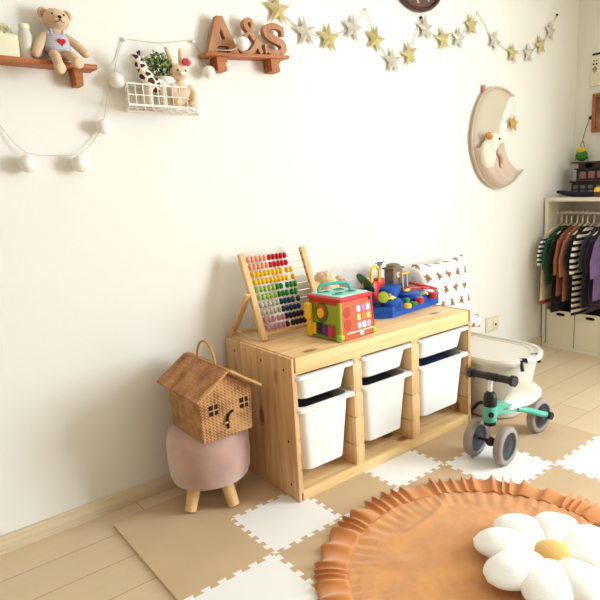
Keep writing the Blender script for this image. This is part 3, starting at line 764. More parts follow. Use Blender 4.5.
fs = [(0, 1+k, 1+(k+1) % na) for k in range(na)]
for i in range(nr-1):
    for k in range(na):
        fs.append((1+i*na+k, 1+(i+1)*na+k, 1+(i+1)*na+(k+1) % na, 1+i*na+(k+1) % na))
b.add(vs, fs); b.build('rug_top', RUG, rg, smooth=180)
RUFF = mat('ruffle_cotton', (204, 132, 74), .95, bump=(20, .3), sheen=.3)
b = MB(); na, nr = 1400, 9; loops = []
for i in range(nr):
    t = i/(nr-1); L = []
    for k in range(na):
        a = 2*PI*k/na
        ph = a*62+2.2*math.sin(a*7+1)+2.2*math.sin(a*13)+1.2*math.sin(a*23+.5)
        amp = .55+.45*noise.noise(Vector((math.cos(a)*6, math.sin(a)*6, 2)))
        am2 = a + t*.020*math.sin(ph*1.0+.6)*(.6+.5*amp)
        r = R0-.003+t*(R1-R0+.010*noise.noise(Vector((math.cos(a)*9, math.sin(a)*9, 5)))) - .008*t*math.cos(ph)
        z = TH+.004+.0025+ (math.sin(ph)*.5+.5)*(.008+.017*t**.8)*(.35+.75*amp) + .010*(1-t)*t*4*.6
        if t < .12: z = TH+.012+.003*math.sin(ph)
        L.append(Vector((RX+r*math.cos(am2), RY+r*math.sin(am2), z)))
    loops.append(L)
vs = [v for l in loops for v in l]
fs = [(i*na+k, (i+1)*na+k, (i+1)*na+(k+1) % na, i*na+(k+1) % na) for i in range(nr-1) for k in range(na)]
rf = b.add(vs, fs).build('ruffle', RUFF, rg, smooth=180)
sd = rf.modifiers.new('thickness', 'SOLIDIFY'); sd.thickness = .0012

DAISY = mat('daisy_plush', (248, 246, 240), .95, bump=(60, .25), sheen=.4)
MUST = mat('daisy_centre', (226, 178, 98), .95, bump=(120, .4), sheen=.4)
DX, DY, DZ = .288, -1.222, TH+.0180
ds = thing('daisy_cushion', 'white daisy shaped cushion with a mustard centre on the orange rug', 'cushion', (DX, DY, DZ))
for k in range(8):
    a = math.radians(26+45*k+[0, 2, -2, 3, 0, -2, 1, 0][k])
    loops = []; n = 20
    for i in range(n+1):
        t = i/n; r = .03+.187*t
        wd = .017+.052*math.sin(PI*min(1, t*.80+.03))**.9
        if t > .62: wd = min(wd, .0665*math.sqrt(max(.002, 1-((t-.62)/.38)**2)))
        hh = (.012+.020*math.sin(PI*(t*.86+.07)))*(1 if t < .62 else max(.06, math.sqrt(1-((t-.62)/.385)**2)))
        zc = DZ+.026+.004*math.sin(t*PI)
        loops.append([Vector((DX+r*math.cos(a)-wd*math.cos(q)*math.sin(a), DY+r*math.sin(a)+wd*math.cos(q)*math.cos(a), max(DZ, zc+hh*math.sin(q)*(1 if math.sin(q) > 0 else .9)+.002*noise.noise(Vector((r*25, q, k*3.)))))) for q in [2*PI*j/24 for j in range(24)]])
    MB().loft(loops).build('petal', DAISY, ds, smooth=180)
MB().ell((DX, DY, DZ+.036), (.050, .050, .026), u=32, v=16).build('flower_centre', MUST, ds, smooth=180)

# ------------------------------------------------------------------ bear shelf
bs = thing('wall_shelf', 'brown wooden shelf on which the teddy bear sits', 'shelf', (-.6, 0, 1.4325))
MB().box((-1.0, -.072, 1.4325), (-.366, 0, 1.4455), .002).build('board', BROWNW, bs)
for x in (-.417, -.90):
    MB().prism([(x-.012, 1.4325), (x-.008, 1.386), (x+.011, 1.386), (x+.013, 1.4325)], lambda u, v, w: Vector((u, w, v)), -.052, 0).build('bracket', BROWNW, bs, smooth=20)
TED = mat('teddy_beige', (214, 180, 146), .95, bump=(160, .4), sheen=.3)
TEDL = mat('teddy_foot_cream', (222, 200, 168), .95, bump=(160, .4))
ROMP = stripes('romper_stripe', (196, 196, 204), (178, 180, 194), .006)
THREAD = mat('dark_thread', (44, 30, 26), .7)
te = thing('teddy_bear', 'beige teddy bear in a grey romper with a red heart sitting on the shelf', 'teddy bear', (-.47, -.08, 1.437))
b = MB()
b.ell((-.470, -.075, 1.478), (.032, .026, .040))
b.ell((-.464, -.078, 1.553), (.0365, .032, .0315)).ell((-.464, -.103, 1.545), (.020, .016, .016))
b.tube([(-.468, -.076, 1.51), (-.466, -.077, 1.535)], .018, 16)
for s, end, mid in ((-1, (-.533, -.10, 1.452), (-.515, -.085, 1.487)), (1, (-.402, -.10, 1.466), (-.424, -.085, 1.494))):
    b.tube(smoothpts([(-.470+s*.024, -.075, 1.513), mid, end], 5), [.0105, .011, .0115, .012, .012, .0125, .013, .013, .013, .0125, .011], 14).ell(end, .0125, u=14, v=10)
for k, (hip, knee, ft) in enumerate((((-.484, -.085, 1.455), (-.489, -.118, 1.447), (-.487, -.137, 1.412)), ((-.452, -.085, 1.455), (-.448, -.118, 1.452), (-.438, -.138, 1.430)))):
    b.tube(smoothpts([hip, knee, ft], 5), [.015, .015, .015, .0145, .014, .014, .0135, .0135, .0135, .0135, .0135], 14).ell(ft, (.0155, .013, .017), u=14, v=10)
plush(b.build('body', TED, te, smooth=180), .003, 4)
for s in (-1, 1):
    e = MB().ell((-.464+s*.033, -.076, 1.570), (.0125, .008, .0155), Matrix.Rotation(s*-.35, 3, 'Y')).build('ear', TED, te, smooth=180)
    MB().ell((-.464+s*.032, -.082, 1.568), (.008, .004, .011), Matrix.Rotation(s*-.35, 3, 'Y')).build('inner_ear', mat('ear_inside', (178, 138, 104), .95), e, smooth=180)
b = MB().lathe([(.022, 1.455), (.034, 1.463), (.0365, 1.480), (.0335, 1.500), (.028, 1.512), (.026, 1.5125)], (0, 0, 0), 28)
xform(b, Matrix.Translation((-.470, -.0755, 0)) @ Matrix.Diagonal((1.02, .86, 1, 1)))
ro = b.build('romper', ROMP, te, smooth=60)
for s in (-1, 1):
    MB().tube([(-.470+s*.014, -.096, 1.505), (-.468+s*.016, -.09, 1.522), (-.468+s*.018, -.075, 1.527)], .004, 8).build('shoulder_strap', ROMP, ro)
hpts = []
for i in range(28):
    t = 2*PI*i/28
    hpts.append((-.4645+.00072*16*math.sin(t)**3, 1.489+.00072*(13*math.cos(t)-5*math.cos(2*t)-2*math.cos(3*t)-math.cos(4*t))))
MB().prism(hpts, lambda u, v, w: Vector((u, w, v)), -.1085, -.1035).build('heart', mat('heart_red', (200, 28, 40), .9), ro)
MB().ell((-.464, -.119, 1.553), (.0052, .003, .004)).build('nose', THREAD, te, smooth=180)
for s in (-1, 1):
    MB().ell((-.464+s*.0155, -.1065, 1.5625), .0028, u=10, v=8).build('eye', BLACK, te, smooth=180)
    MB().tube(smoothpts([(-.464, -.1195, 1.549), (-.464+s*.004, -.119, 1.541), (-.464+s*.011, -.1155, 1.539), (-.464+s*.016, -.109, 1.545)], 4), .0008, 6).build('mouth_stitch', THREAD, te)
for k, ft in enumerate(((-.487, -.151, 1.410), (-.438, -.152, 1.428))):
    MB().ell(ft, (.0125, .003, .0145)).build('foot_pad', TEDL, te, smooth=180)

pt = thing('planter_box', 'pale planter box with frilly cream flowers at the end of the bear shelf', 'planter', (-.625, -.07, 1.437))
MB().loft([rrect(.088, .058, .004, 1.437, (-.622, -.07)), rrect(.092, .062, .004, 1.493, (-.622, -.07)), rrect(.084, .054, .004, 1.493, (-.622, -.07)), rrect(.08, .05, .004, 1.48, (-.622, -.07))]).build('box', mat('planter_cream', (226, 220, 192), .6), pt)
b = MB(); random.seed(3)
for i in range(70):
    c = Vector((-.622+random.uniform(-.042, .042), -.07+random.uniform(-.028, .028), 1.488+random.uniform(0, .034)))
    n = 6; r = random.uniform(.006, .011); ph = random.random()*6
    R = Matrix.Rotation(random.uniform(-.9, .9), 3, 'X') @ Matrix.Rotation(random.uniform(-.9, .9), 3, 'Y')
    ring = [c + R @ Vector((r*(1 if k % 2 else .55)*math.cos(ph+k*PI/n), r*(1 if k % 2 else .55)*math.sin(ph+k*PI/n), .004 if k % 2 else .001)) for k in range(2*n)]
    b.add([c]+ring, [(0, 1+k, 1+(k+1) % (2*n)) for k in range(2*n)])
b.build('flowers', mat('cream_petals', (240, 236, 206), .9), pt, smooth=0, recalc=False)
bo = thing('bottle', 'clear white bottle standing between the planter box and the teddy bear', 'bottle', (-.553, -.07, 1.437))
MB().lathe([(.0155, 1.437), (.017, 1.440), (.017, 1.500), (.0145, 1.512), (.0125, 1.516), (.0125, 1.520)], (-.553, -.07, 0), 28).build('bottle_body', mat('milky_glass', (236, 230, 216), .15, trans=.25), bo)
MB().lathe([(.0135, 1.518), (.014, 1.520), (.014, 1.529), (.012, 1.531)], (-.553, -.07, 0), 24).build('cap', mat('cap_cream', (236, 230, 200), .5), bo)
MB().lathe([(.0174, 1.445), (.0174, 1.455)], (-.553, -.07, 0), 28).build('label_band', mat('pink_band', (216, 186, 178), .6), bo)

te.location += Vector((.007, .035, .0085))
pt.location += Vector((.009, .028, .0085)); bo.location += Vector((.010, .028, .0085))
# ------------------------------------------------------------------ cotton ball string light
sl_ = thing('string_light', 'string of white cotton ball lights trailing along the back wall', 'string light', (-.25, -.01, 1.16))
MB().tube(smoothpts([(-.72, -.006, 1.43), (-.633, -.008, 1.27), (-.58, -.02, 1.194), (-.50, -.012, 1.188), (-.432, -.02, 1.192), (-.375, -.012, 1.245), (-.347, -.02, 1.302), (-.325, -.008, 1.37), (-.300, -.02, 1.438), (-.282, -.006, 1.48), (-.258, -.006, 1.535), (-.22, -.006, 1.546), (-.136, -.006, 1.546), (-.06, -.006, 1.562), (-.018, -.006, 1.566), (.006, -.006, 1.54), (.02, -.02, 1.495), (.035, -.05, 1.532), (.055, -.070, 1.5345), (.09, -.076, 1.5375), (.12, -.085, 1.552)], 2), .0013, 6).build('cord', STRING, sl_)
for c, r in (((-.582, -.034, 1.162), .0255), ((-.44, -.034, 1.161), .0255), ((-.357, -.032, 1.273), .0225), ((-.298, -.032, 1.413), .0235), ((.019, -.034, 1.466), .0215), ((.131, -.084, 1.5615), .0232)):
    bb = MB().ell(c, r, u=28, v=18)
    bb.build('cotton_ball', COTTON, sl_, smooth=180)
MB().ell((-.250, -.008, 1.543), (.006, .006, .006), u=10, v=8).build('cord_clip', WHITE, sl_)
MB().ell((-.018, -.008, 1.566), (.006, .006, .006), u=10, v=8).build('cord_clip', WHITE, sl_)

# ------------------------------------------------------------------ wire wall basket and its toys
wb = thing('wire_basket', 'white wire wall basket holding a giraffe, a plant and a bunny', 'basket', (-.18, 0, 1.328))
Q = lambda fx, s, z: Vector(((-.300+.190*fx)*(1-s)+(-.268+.248*fx)*s, -.112*(1-s)-.006*s, z+.004*(1-s)))
MB().tube([Q(0, 1, 1.388), Q(0, 0, 1.39), Q(1, 0, 1.39), Q(1, 1, 1.39), Q(0, 1, 1.388)], .0026, 8).build('top_wire', WIRE, wb)
MB().tube([Q(0, 1, 1.358), Q(0, 0, 1.358), Q(1, 0, 1.358), Q(1, 1, 1.358)], .0018, 8).build('middle_wire', WIRE, wb)
MB().tube([Q(0, 1, 1.328), Q(0, 0, 1.328), Q(1, 0, 1.328), Q(1, 1, 1.328), Q(0, 1, 1.328)], .0038, 8).build('bottom_wire', WIRE, wb)
for k in range(9):
    MB().tube([Q(k/8, 1, 1.328), Q(k/8, 0, 1.328), Q(k/8, 0, 1.39)], .0017, 6).build('upright_wire', WIRE, wb)
for k in range(3): MB().tube([Q(0, k/2.5+.1, 1.328), Q(1, k/2.5+.1, 1.328)], .0017, 6).build('floor_wire', WIRE, wb)
for k in range(7): MB().tube([Q(k/6, 1, 1.328), Q(k/6, 1, 1.402)], .0017, 6).build('back_wire', WIRE, wb)
MB().tube([Q(0, 1, 1.402), Q(1, 1, 1.402)], .0022, 6).build('back_rail', WIRE, wb)

def spotted(name, ground, spot, scale):
    m = mat(name, ground, .9)
    N, L = m.node_tree.nodes, m.node_tree.links
    tc = N.new('ShaderNodeTexCoord'); v = N.new('ShaderNodeTexVoronoi'); v.inputs['Scale'].default_value = scale; v.feature = 'DISTANCE_TO_EDGE'
    L.new(tc.outputs['Object'], v.inputs['Vector'])
    g = N.new('ShaderNodeMath'); g.operation = 'GREATER_THAN'; g.inputs[1].default_value = .16; L.new(v.outputs['Distance'], g.inputs[0])
    mx = N.new('ShaderNodeMix'); mx.data_type = 'RGBA'; L.new(g.outputs[0], mx.inputs['Factor'])
    mx.inputs[6].default_value = lin(ground); mx.inputs[7].default_value = lin(spot); L.new(mx.outputs[2], N['Principled BSDF'].inputs['Base Color'])
    return m
GIR = spotted('giraffe_hide', (240, 230, 214), (74, 46, 36), 46)
gi = thing('toy_giraffe', 'white soft toy giraffe with brown spots standing in the wire basket', 'soft toy', (-.21, -.08, 1.322))
b = MB().ell((-.198, -.078, 1.392), (.036, .018, .024))
b.tube(smoothpts([(-.216, -.08, 1.395), (-.228, -.083, 1.43), (-.243, -.086, 1.462), (-.247, -.088, 1.472)], 5), [.020]*5+[.016]*5+[.0125]*6, 16)
b.ell((-.252, -.094, 1.470), (.019, .011, .0115), Matrix.Rotation(.45, 3, 'Y'))
plush(b.build('body', GIR, gi, smooth=180), .0028, 3)
for x, y in ((-.222, -.09), (-.222, -.068), (-.180, -.09), (-.180, -.068)):
    MB().tube([(x, y, 1.395), (x, y, 1.323)], [.0095, .0085], 12).build('leg', mat('giraffe_cream', (236, 224, 206), .9), gi)
for s in (-1, 1):
    MB().tube([(-.242, -.088+s*.006, 1.476), (-.241, -.088+s*.007, 1.490)], .0022, 8).ell((-.241, -.088+s*.007, 1.491), .0036, u=8, v=6).build('horn', THREAD, gi)
    MB().ell((-.236, -.088+s*.013, 1.474), (.005, .007, .004)).build('ear', mat('giraffe_cream', (236, 224, 206), .9), gi, smooth=180)
    MB().ell((-.257, -.094+s*.0105, 1.474), .002, u=8, v=6).build('eye', BLACK, gi, smooth=180)
pp = thing('potted_plant', 'leafy green plant in a white pot between the giraffe and the bunny', 'plant', (-.145, -.05, 1.322))
MB().lathe([(.022, 1.322), (.025, 1.324), (.031, 1.418), (.033, 1.425), (.028, 1.425), (.027, 1.412)], (-.150, -.050, 0), 28).build('pot', mat('pot_white', (238, 230, 218), .5), pp)
LEAF = mat('leaf', (128, 152, 70), .6, var=(60, .4))
for nm_, n, m, seed in (('foliage', 210, LEAF, 5), ('foliage_dark', 130, mat('leaf_dark', (52, 70, 34), .6), 8), ('foliage_pale', 120, mat('leaf_pale', (206, 214, 150), .6), 9)):
    b = MB(); random.seed(seed)
    for i in range(n):
        d = Vector((random.gauss(0, 1), random.gauss(0, 1), random.gauss(.25, 1))).normalized()
        c = Vector((-.158, -.050, 1.458)) + Vector((d.x*.060, d.y*.034, d.z*.046))*random.uniform(.45, 1.05)
        c.y = min(c.y, -.012)
        if c.y < -.045: c.x = min(c.x, -.142)
        t = Vector((random.gauss(0, 1), random.gauss(0, .7), random.gauss(.3, 1))).normalized(); s = t.cross(d).normalized(); l = random.uniform(.010, .018)
        up = s.cross(t)*.002
        tip = c+t*l; tip.y = min(tip.y, -.005)
        b.add([c, c+t*l*.5+s*l*.28+up, tip, c+t*l*.5-s*l*.28+up], [(0, 1, 2), (0, 2, 3)])
    b.build(nm_, m, pp, smooth=0, recalc=False)
b = MB()
for k in range(9):
    a = k*2*PI/9; b.tube([(-.150, -.050, 1.41), (-.150+.03*math.cos(a), -.050+.02*math.sin(a), 1.455)], .0012, 5)
b.build('stems', mat('stem_brown', (60, 50, 30), .8), pp)
_B0 = MB.build
BUN = mat('bunny_tan', (226, 196, 162), .95, bump=(120, .4), sheen=.3)
bu = thing('toy_bunny', 'tan plush bunny with long ears and a red flower in the wire basket', 'soft toy', (-.115, -.075, 1.322))
for q in (gi, pp, bu): q.location.z += .013
gi.scale = (1.08, 1, .93); pp.scale = (1.05, 1, .92)
def grow(self, name, m, parent=None, **k):
    self.v = [Vector((-.112+(v.x+.112)*1.2, -.072+(v.y+.072)*1.05, 1.322+(v.z-1.322)*1.02)) for v in self.v]
    return _B0(self, name, m, parent, **k)
MB.build = grow
b = MB().ell((-.110, -.070, 1.365), (.030, .025, .040)).ell((-.112, -.076, 1.430), (.026, .022, .024)).ell((-.112, -.094, 1.423), (.013, .011, .010))
for s, dx in ((-1, -.012), (1, .004)):
    b.tube(smoothpts([(-.112+s*.010, -.072, 1.445), (-.114+s*.013+dx*.3, -.070, 1.475), (-.116+s*.013+dx, -.070, 1.506)], 5), [.006, .007, .008, .0085, .0085, .0085, .008, .0075, .0065, .0055, .004], 12)
    b.tube(smoothpts([(-.110+s*.022, -.078, 1.392), (-.110+s*.031, -.090, 1.368), (-.110+s*.026, -.098, 1.350)], 4), .009, 12).ell((-.110+s*.026, -.098, 1.350), .0095, u=12, v=8)
    b.ell((-.110+s*.022, -.092, 1.334), (.013, .012, .0105))
plush(b.build('body', BUN, bu, smooth=180), .003, 4)
MB().ell((-.112, -.1045, 1.424), (.0085, .004, .0065)).build('muzzle', mat('muzzle_white', (246, 236, 224), .9), bu, smooth=180)
for s in (-1, 1): MB().ell((-.112+s*.011, -.0965, 1.434), .0026, u=10, v=8).build('eye', BLACK, bu, smooth=180)
fl = MB()
for k in range(6): fl.ell((-.092+.0065*math.cos(k*PI/3), -.088, 1.462+.0065*math.sin(k*PI/3)), (.0065, .005, .0065), u=10, v=8)
fl.ell((-.092, -.092, 1.462), .005, u=10, v=8).build('flower', mat('flower_red', (214, 66, 80), .8), bu, smooth=180)
MB.build = _B0

# ------------------------------------------------------------------ letter shelf
TILT = -math.radians(4.3)
ls = thing('wall_shelf', 'small brown shelf with two brackets under the wooden letters', 'shelf', (.1685, 0, 1.5362)); ls.rotation_euler = (0, TILT, 0)
MB().box((-.171, -.067, -.0115), (.171, -.003, 0), .0015).build('board', BROWNW, ls, local=True)
for x in (-.108, .114):
    MB().prism([(x-.020, -.0115), (x-.020, -.056), (x+.014, -.058), (x+.016, -.046), (x+.012, -.036), (x+.020, -.024), (x+.022, -.0115)], lambda u, v, w: Vector((u, w, v)), -.055, -.003).build('bracket', BROWNW, ls, local=True, smooth=20)
def on_shelf(x): return 1.5362+(x-.1685)*math.tan(-TILT)
def letter(label, x, b):
    o = b.build('wooden_letter', LETTERW, local=True, smooth=30)
    o.location = (x, -.033, on_shelf(x)+.0002); o.rotation_euler = (0, TILT, 0); ROOTLOC[o.name] = o.location
    return tag(o, label, 'letter', 'wooden letters on the small shelf')
def ribbon(b, pts, wid, h, w, y0=-.016, y1=.016, n=7):
    P = smoothpts([Vector((p[0]*w, 0, p[1]*h)) for p in pts], n); L = []
    for i, p in enumerate(P):
        t = (P[min(i+1, len(P)-1)]-P[max(i-1, 0)]).normalized(); nn = Vector((-t.z, 0, t.x)); k = wid(i/(len(P)-1))
        q, r = p+nn*k/2, p-nn*k/2
        e_ = .003*i/len(P)
        L.append([Vector((q.x, y0-e_, q.z)), Vector((r.x, y0-e_, r.z)), Vector((r.x, y1-e_, r.z)), Vector((q.x, y1-e_, q.z))])
    return b.loft(L)
f = lambda u, v, w: Vector((u, w, v))
b = MB()
b.prism([(-.062, 0), (-.010, .122), (.014, .122), (-.028, 0)], f, -.011, .011)
b.prism([(.028, 0), (-.006, .108), (-.010, .122), (.014, .122), (.064, 0)], f, -.0113, .0113)
b.prism([(-.03, .026), (.036, .026), (.030, .046), (-.024, .046)], f, -.0108, .0108)
letter('brown wooden letter A at the left end of the small shelf', .078, b)
b = MB()
ribbon(b, [(.46, .06), (.28, .40), (.02, .74), (-.05, .88), (.02, .985), (.15, .99), (.21, .86), (.11, .70), (-.12, .52), (-.33, .36), (-.37, .18), (-.22, .06), (0, .07), (.20, .22), (.31, .40), (.38, .46)], lambda t: .0135+.0035*math.sin(t*9), .117, .108, -.011, .011)
letter('brown wooden ampersand in the middle of the small shelf', .186, b)
b = MB()
ribbon(b, [(.40, .72), (.32, .86), (.06, .930), (-.22, .86), (-.30, .72), (-.18, .585), (.06, .50), (.30, .40), (.36, .24), (.22, .11), (-.06, .080), (-.30, .15), (-.40, .27)], lambda t: .011+.015*math.sin(PI*min(1, max(0, t)))**.8, .112, .106, -.011, .011)
b.prism([(.034, .070), (.047, .070), (.047, .106), (.034, .099)], f, -.0118, .0118); b.prism([(-.047, .005), (-.034, .012), (-.034, .040), (-.047, .040)], f, -.0148, .0095)
letter('brown wooden letter S at the right end of the small shelf', .296, b)

# ------------------------------------------------------------------ star garland
GOLD = mat('gold_star', (196, 180, 122), .55, metal=.2)
SILVER = mat('silver_star', (202, 196, 182), .5, metal=.25)
ga = thing('star_garland', 'garland of gold and silver paper stars strung across the back wall', 'garland', (1.2, -.01, 1.6))
stars = [(.337, 1.72, 0), (.462, 1.657, 1), (.577, 1.65, 0), (.709, 1.705, 1), (.839, 1.679, 0), (.94, 1.60, 1), (1.051, 1.641, 0), (1.162, 1.765, 1), (1.289, 1.735, 0), (1.405, 1.754, 1), (1.509, 1.828, 0), (1.704, 1.777, 1), (1.87, 1.736, 0), (2.027, 1.753, 1), (2.149, 1.81, 0), (2.252, 1.898, 1)]
cp = [(.26, 1.80), (.311, 1.755)] + [s[:2] for s in stars[:4]] + [(.795, 1.79)] + [s[:2] for s in stars[4:7]] + [(1.141, 1.805)] + [s[:2] for s in stars[7:11]] + [(1.565, 1.895)] + [s[:2] for s in stars[11:]] + [(2.33, 1.998)]
MB().tube([(x, -.008, z) for x, z in cp], .0022, 6).build('cord', STRING, ga)
random.seed(11)
for x, z, k in stars:
    a0 = random.uniform(-.35, .35); r = .060; b = MB()
    out = [Vector((x+(r if i % 2 == 0 else r*.42)*math.sin(a0+i*PI/5), -.012+random.uniform(-.004, .001), z+(r if i % 2 == 0 else r*.40)*math.cos(a0+i*PI/5))) for i in range(10)]
    b.add(out+[Vector((x, -.026, z)), Vector((x, -.006, z))], [(i, (i+1) % 10, 10) for i in range(10)]+[((i+1) % 10, i, 11) for i in range(10)])
    b.build('silver_star' if k else 'gold_star', SILVER if k else GOLD, ga, smooth=0)
for x, z in ((1.141, 1.809), (2.33, 1.998), (.795, 1.792), (1.567, 1.898)):
    MB().lathe([(.003, 0), (.007, .002), (.007, .008), (.004, .011)], (0, 0, 0), 14, M=Matrix.Translation((x, 0, z)) @ Matrix.Rotation(PI/2, 4, 'X')).build('push_pin', BLACK if x in (1.141, 2.33) else WHITE, ga)

# ------------------------------------------------------------------ clock
CLK = mat('clock_rim', (74, 34, 26), .35)
ck = thing('wall_clock', 'round dark brown wall clock at the top edge of the back wall', 'clock', (1.108, 0, 2.018))
RC = .19; CX_, CZ_ = 1.108, 2.018
Mc = Matrix.Translation((CX_, 0, CZ_)) @ Matrix.Rotation(PI/2, 4, 'X')
MB().loft([[Mc @ Vector((r*math.cos(2*PI*k/56), r*math.sin(2*PI*k/56), z)) for k in range(56)] for r, z in ((RC-.01, .001), (RC, .006), (RC, .026), (RC-.004, .030), (RC-.012, .030), (RC-.018, .022), (RC-.018, .012))]).build('rim', CLK, ck, smooth=40)
dl = MB().cyl((CX_, -.012, CZ_), (CX_, -.018, CZ_), RC-.018, seg=48).build('dial', mat('clock_dial', (88, 58, 46), .5), ck)
NUM = mat('numeral_cream', (226, 206, 176), .5)
for k in range(1, 13):
    a = k*PI/6
    b = text_mesh(str(k), .034, .0006)
    xform(b, Matrix.Translation((CX_+.145*math.sin(a), -.0188, CZ_+.145*math.cos(a))) @ Matrix.Rotation(PI/2, 4, 'X')); b.build('numeral', NUM, dl, smooth=0)
for ln, w, a in ((.075, .008, 5.3), (.11, .005, 1.0)):
    d = Vector((math.sin(a), 0, math.cos(a))); MB().obox(Vector((CX_, -.021, CZ_))-d*.02, Vector((CX_, -.021, CZ_))+d*ln, .002, w, up=(0, 1, 0)).build('hand', NUM, ck)

# ------------------------------------------------------------------ moon wall hanging
MOON = mat('moon_cloth', (204, 190, 168), .95, bump=(200, .3), sheen=.3)
MOONP = mat('moon_pocket_cloth', (206, 182, 164), .95, bump=(200, .3), sheen=.3)
mo = thing('moon_wall_hanging', 'beige padded crescent moon wall hanging with a pocket on the back wall', 'wall hanging', (1.68, 0, 1.02))
outer = smoothpts([(1.879, 0, 1.513), (1.80, 0, 1.541), (1.701, 0, 1.544), (1.613, 0, 1.515), (1.553, 0, 1.447), (1.512, 0, 1.346), (1.502, 0, 1.26), (1.529, 0, 1.17), (1.578, 0, 1.092), (1.663, 0, 1.037), (1.756, 0, 1.020), (1.872, 0, 1.045), (1.982, 0, 1.113)], 6)
inner = smoothpts([(1.879, 0, 1.513), (1.83, 0, 1.475), (1.795, 0, 1.42), (1.770, 0, 1.355), (1.761, 0, 1.276), (1.781, 0, 1.205), (1.850, 0, 1.142), (1.91, 0, 1.12), (1.982, 0, 1.113)], 9)
def resample(P, n):
    d = [0]
    for a, c in zip(P[:-1], P[1:]): d.append(d[-1]+(c-a).length)
    out = []; j = 0
    for i in range(n):
        t = d[-1]*i/(n-1)
        while j < len(P)-2 and d[j+1] < t: j += 1
        k = (t-d[j])/max(1e-9, d[j+1]-d[j]); out.append(P[j].lerp(P[j+1], min(1, k)))
    return out
no = 49; O, I = resample(outer, no), resample(inner, no)
def crescent(t0, t1, th, s0=0, s1=1, y0=-.002, ns=14, wr=0):
    b = MB(); loops = []
    i0, i1 = int(t0*(no-1)), int(t1*(no-1))
    for i in range(i0, i1+1):
        L = []
        wd = (O[i]-I[i]).length
        for k in range(ns+1):
            s = s0+(s1-s0)*k/ns; p = O[i].lerp(I[i], s); q = min(1, wd/.16)
            L.append(Vector((p.x, y0-th*q*max(0, 1-(2*s-1)**4)**.5 - wr*math.sin(s*26+i*.35)*max(0, 1-(2*s-1)**4), p.z)))
        for k in range(ns, -1, -1):
            s = s0+(s1-s0)*k/ns; p = O[i].lerp(I[i], s); L.append(Vector((p.x, y0+.001, p.z)))
        loops.append(L)
    return b.loft(loops)
crescent(0.0, 1.0, .030).build('moon_body', MOON, mo, smooth=70)
pk = crescent(.50, .80, .064, -.01, .90, -.008, 18, .0030).build('pocket', MOONP, mo, smooth=70)
MB().tube([Vector((p.x, -.018, p.z)) for p in O], .006, 8).build('piping', MOONP, mo)
MB().tube([(1.612, -.012, 1.51), (1.606, -.012, 1.548), (1.616, -.012, 1.552), (1.622, -.012, 1.512)], .006, 8).build('hanging_loop', mat('pink_loop', (206, 140, 122), .9), mo)
MB().tube([(1.873, -.03, 1.505), (1.888, -.02, 1.46), (1.880, -.02, 1.40)], .0012, 6).build('star_string', STRING, mo)
b = MB(); o_ = []
for i in range(10):
    r = .050 if i % 2 == 0 else .024
    o_.append(Vector((1.878+r*math.sin(i*PI/5+.1), -.02, 1.368+r*math.cos(i*PI/5+.1))))
b.add(o_+[Vector((1.878, -.038, 1.368)), Vector((1.878, -.003, 1.368))], [(i, (i+1) % 10, 10) for i in range(10)]+[((i+1) % 10, i, 11) for i in range(10)])
b.build('hanging_star', mat('mustard_star', (204, 168, 92), .8, bump=(200, .3)), mo, smooth=0)
GOO = mat('goose_white', (240, 226, 206), .95, bump=(160, .4), sheen=.3)
go = thing('toy_goose', 'white soft toy goose with an orange beak tucked in the moon pocket', 'soft toy', (1.66, -.07, 1.15))
b = MB().ell((1.655, -.070, 1.305), (.062, .036, .046)).ell((1.620, -.062, 1.225), (.066, .034, .085), Matrix.Rotation(-.25, 3, 'Y'))
b.tube([(1.630, -.066, 1.25), (1.650, -.070, 1.295)], .040, 16)
plush(b.build('body', GOO, go, smooth=180), .005, 5)
MB().tube([(1.612, -.080, 1.322), (1.592, -.086, 1.334), (1.566, -.088, 1.338)], [.020, .016, .003], 14).build('beak', mat('beak_orange', (200, 134, 80), .8), go, smooth=60)
MB().ell((1.672, -.1045, 1.312), .0075, u=12, v=8).build('eye', BLACK, go, smooth=180)
MB().tube(smoothpts([(1.672, -.088, 1.245), (1.708, -.092, 1.225), (1.722, -.092, 1.185), (1.712, -.088, 1.150)], 5), [.013, .015, .017, .017, .017, .017, .017, .017, .017, .016, .015, .014, .013, .012, .011, .009], 12).build('wing', mat('goose_pink', (214, 184, 166), .95), go, smooth=60)

go.scale = (.9, .9, .9); go.location += Vector((-.030, .008, -.022))
# ------------------------------------------------------------------ right wall
pn = thing('wall_notice', 'white plaque with a black bar and printed symbols on the right wall', 'plaque', (XR, -.24, 1.60))
MB().box((XR-.010, -.40, 1.605), (XR, -.097, 1.805), .003).build('plaque_board', mat('plaque_white', (238, 230, 206), .6), pn)
MB().box((XR-.0125, -.37, 1.783), (XR-.009, -.103, 1.795), .002).build('black_bar', BLACK, pn)
for y in (-.114, -.132):
    for z in (1.732, 1.752):
        MB().cyl((XR-.012, y, z), (XR-.009, y, z), .0055 if z < 1.74 else .004, seg=12).build('printed_dot', BLACK, pn)
MB().prism([(-.106, 1.705), (-.122, 1.722), (-.138, 1.705), (-.122, 1.680)], lambda u, v, w: Vector((w, u, v)), XR-.012, XR-.009).build('printed_diamond', mat('print_grey', (148, 142, 122), .6), pn)
fr = thing('picture_frame', 'copper brown picture frame under the white plaque on the right wall', 'picture frame', (XR, -.26, 1.33))
b = MB()
for lo, hi in (((-.142, 1.328), (-.120, 1.558)), ((-.40, 1.328), (-.378, 1.558)), ((-.378, 1.328), (-.142, 1.350)), ((-.378, 1.536), (-.142, 1.558))):
    b.box((XR-.022, lo[0], lo[1]), (XR, hi[0], hi[1]), .002)
b.build('frame', mat('copper_brown', (156, 96, 62), .45), fr)
MB().box((XR-.010, -.380, 1.348), (XR-.002, -.140, 1.538)).build('picture', mat('picture_brown', (150, 108, 76), .6, var=(9, .3)), fr)
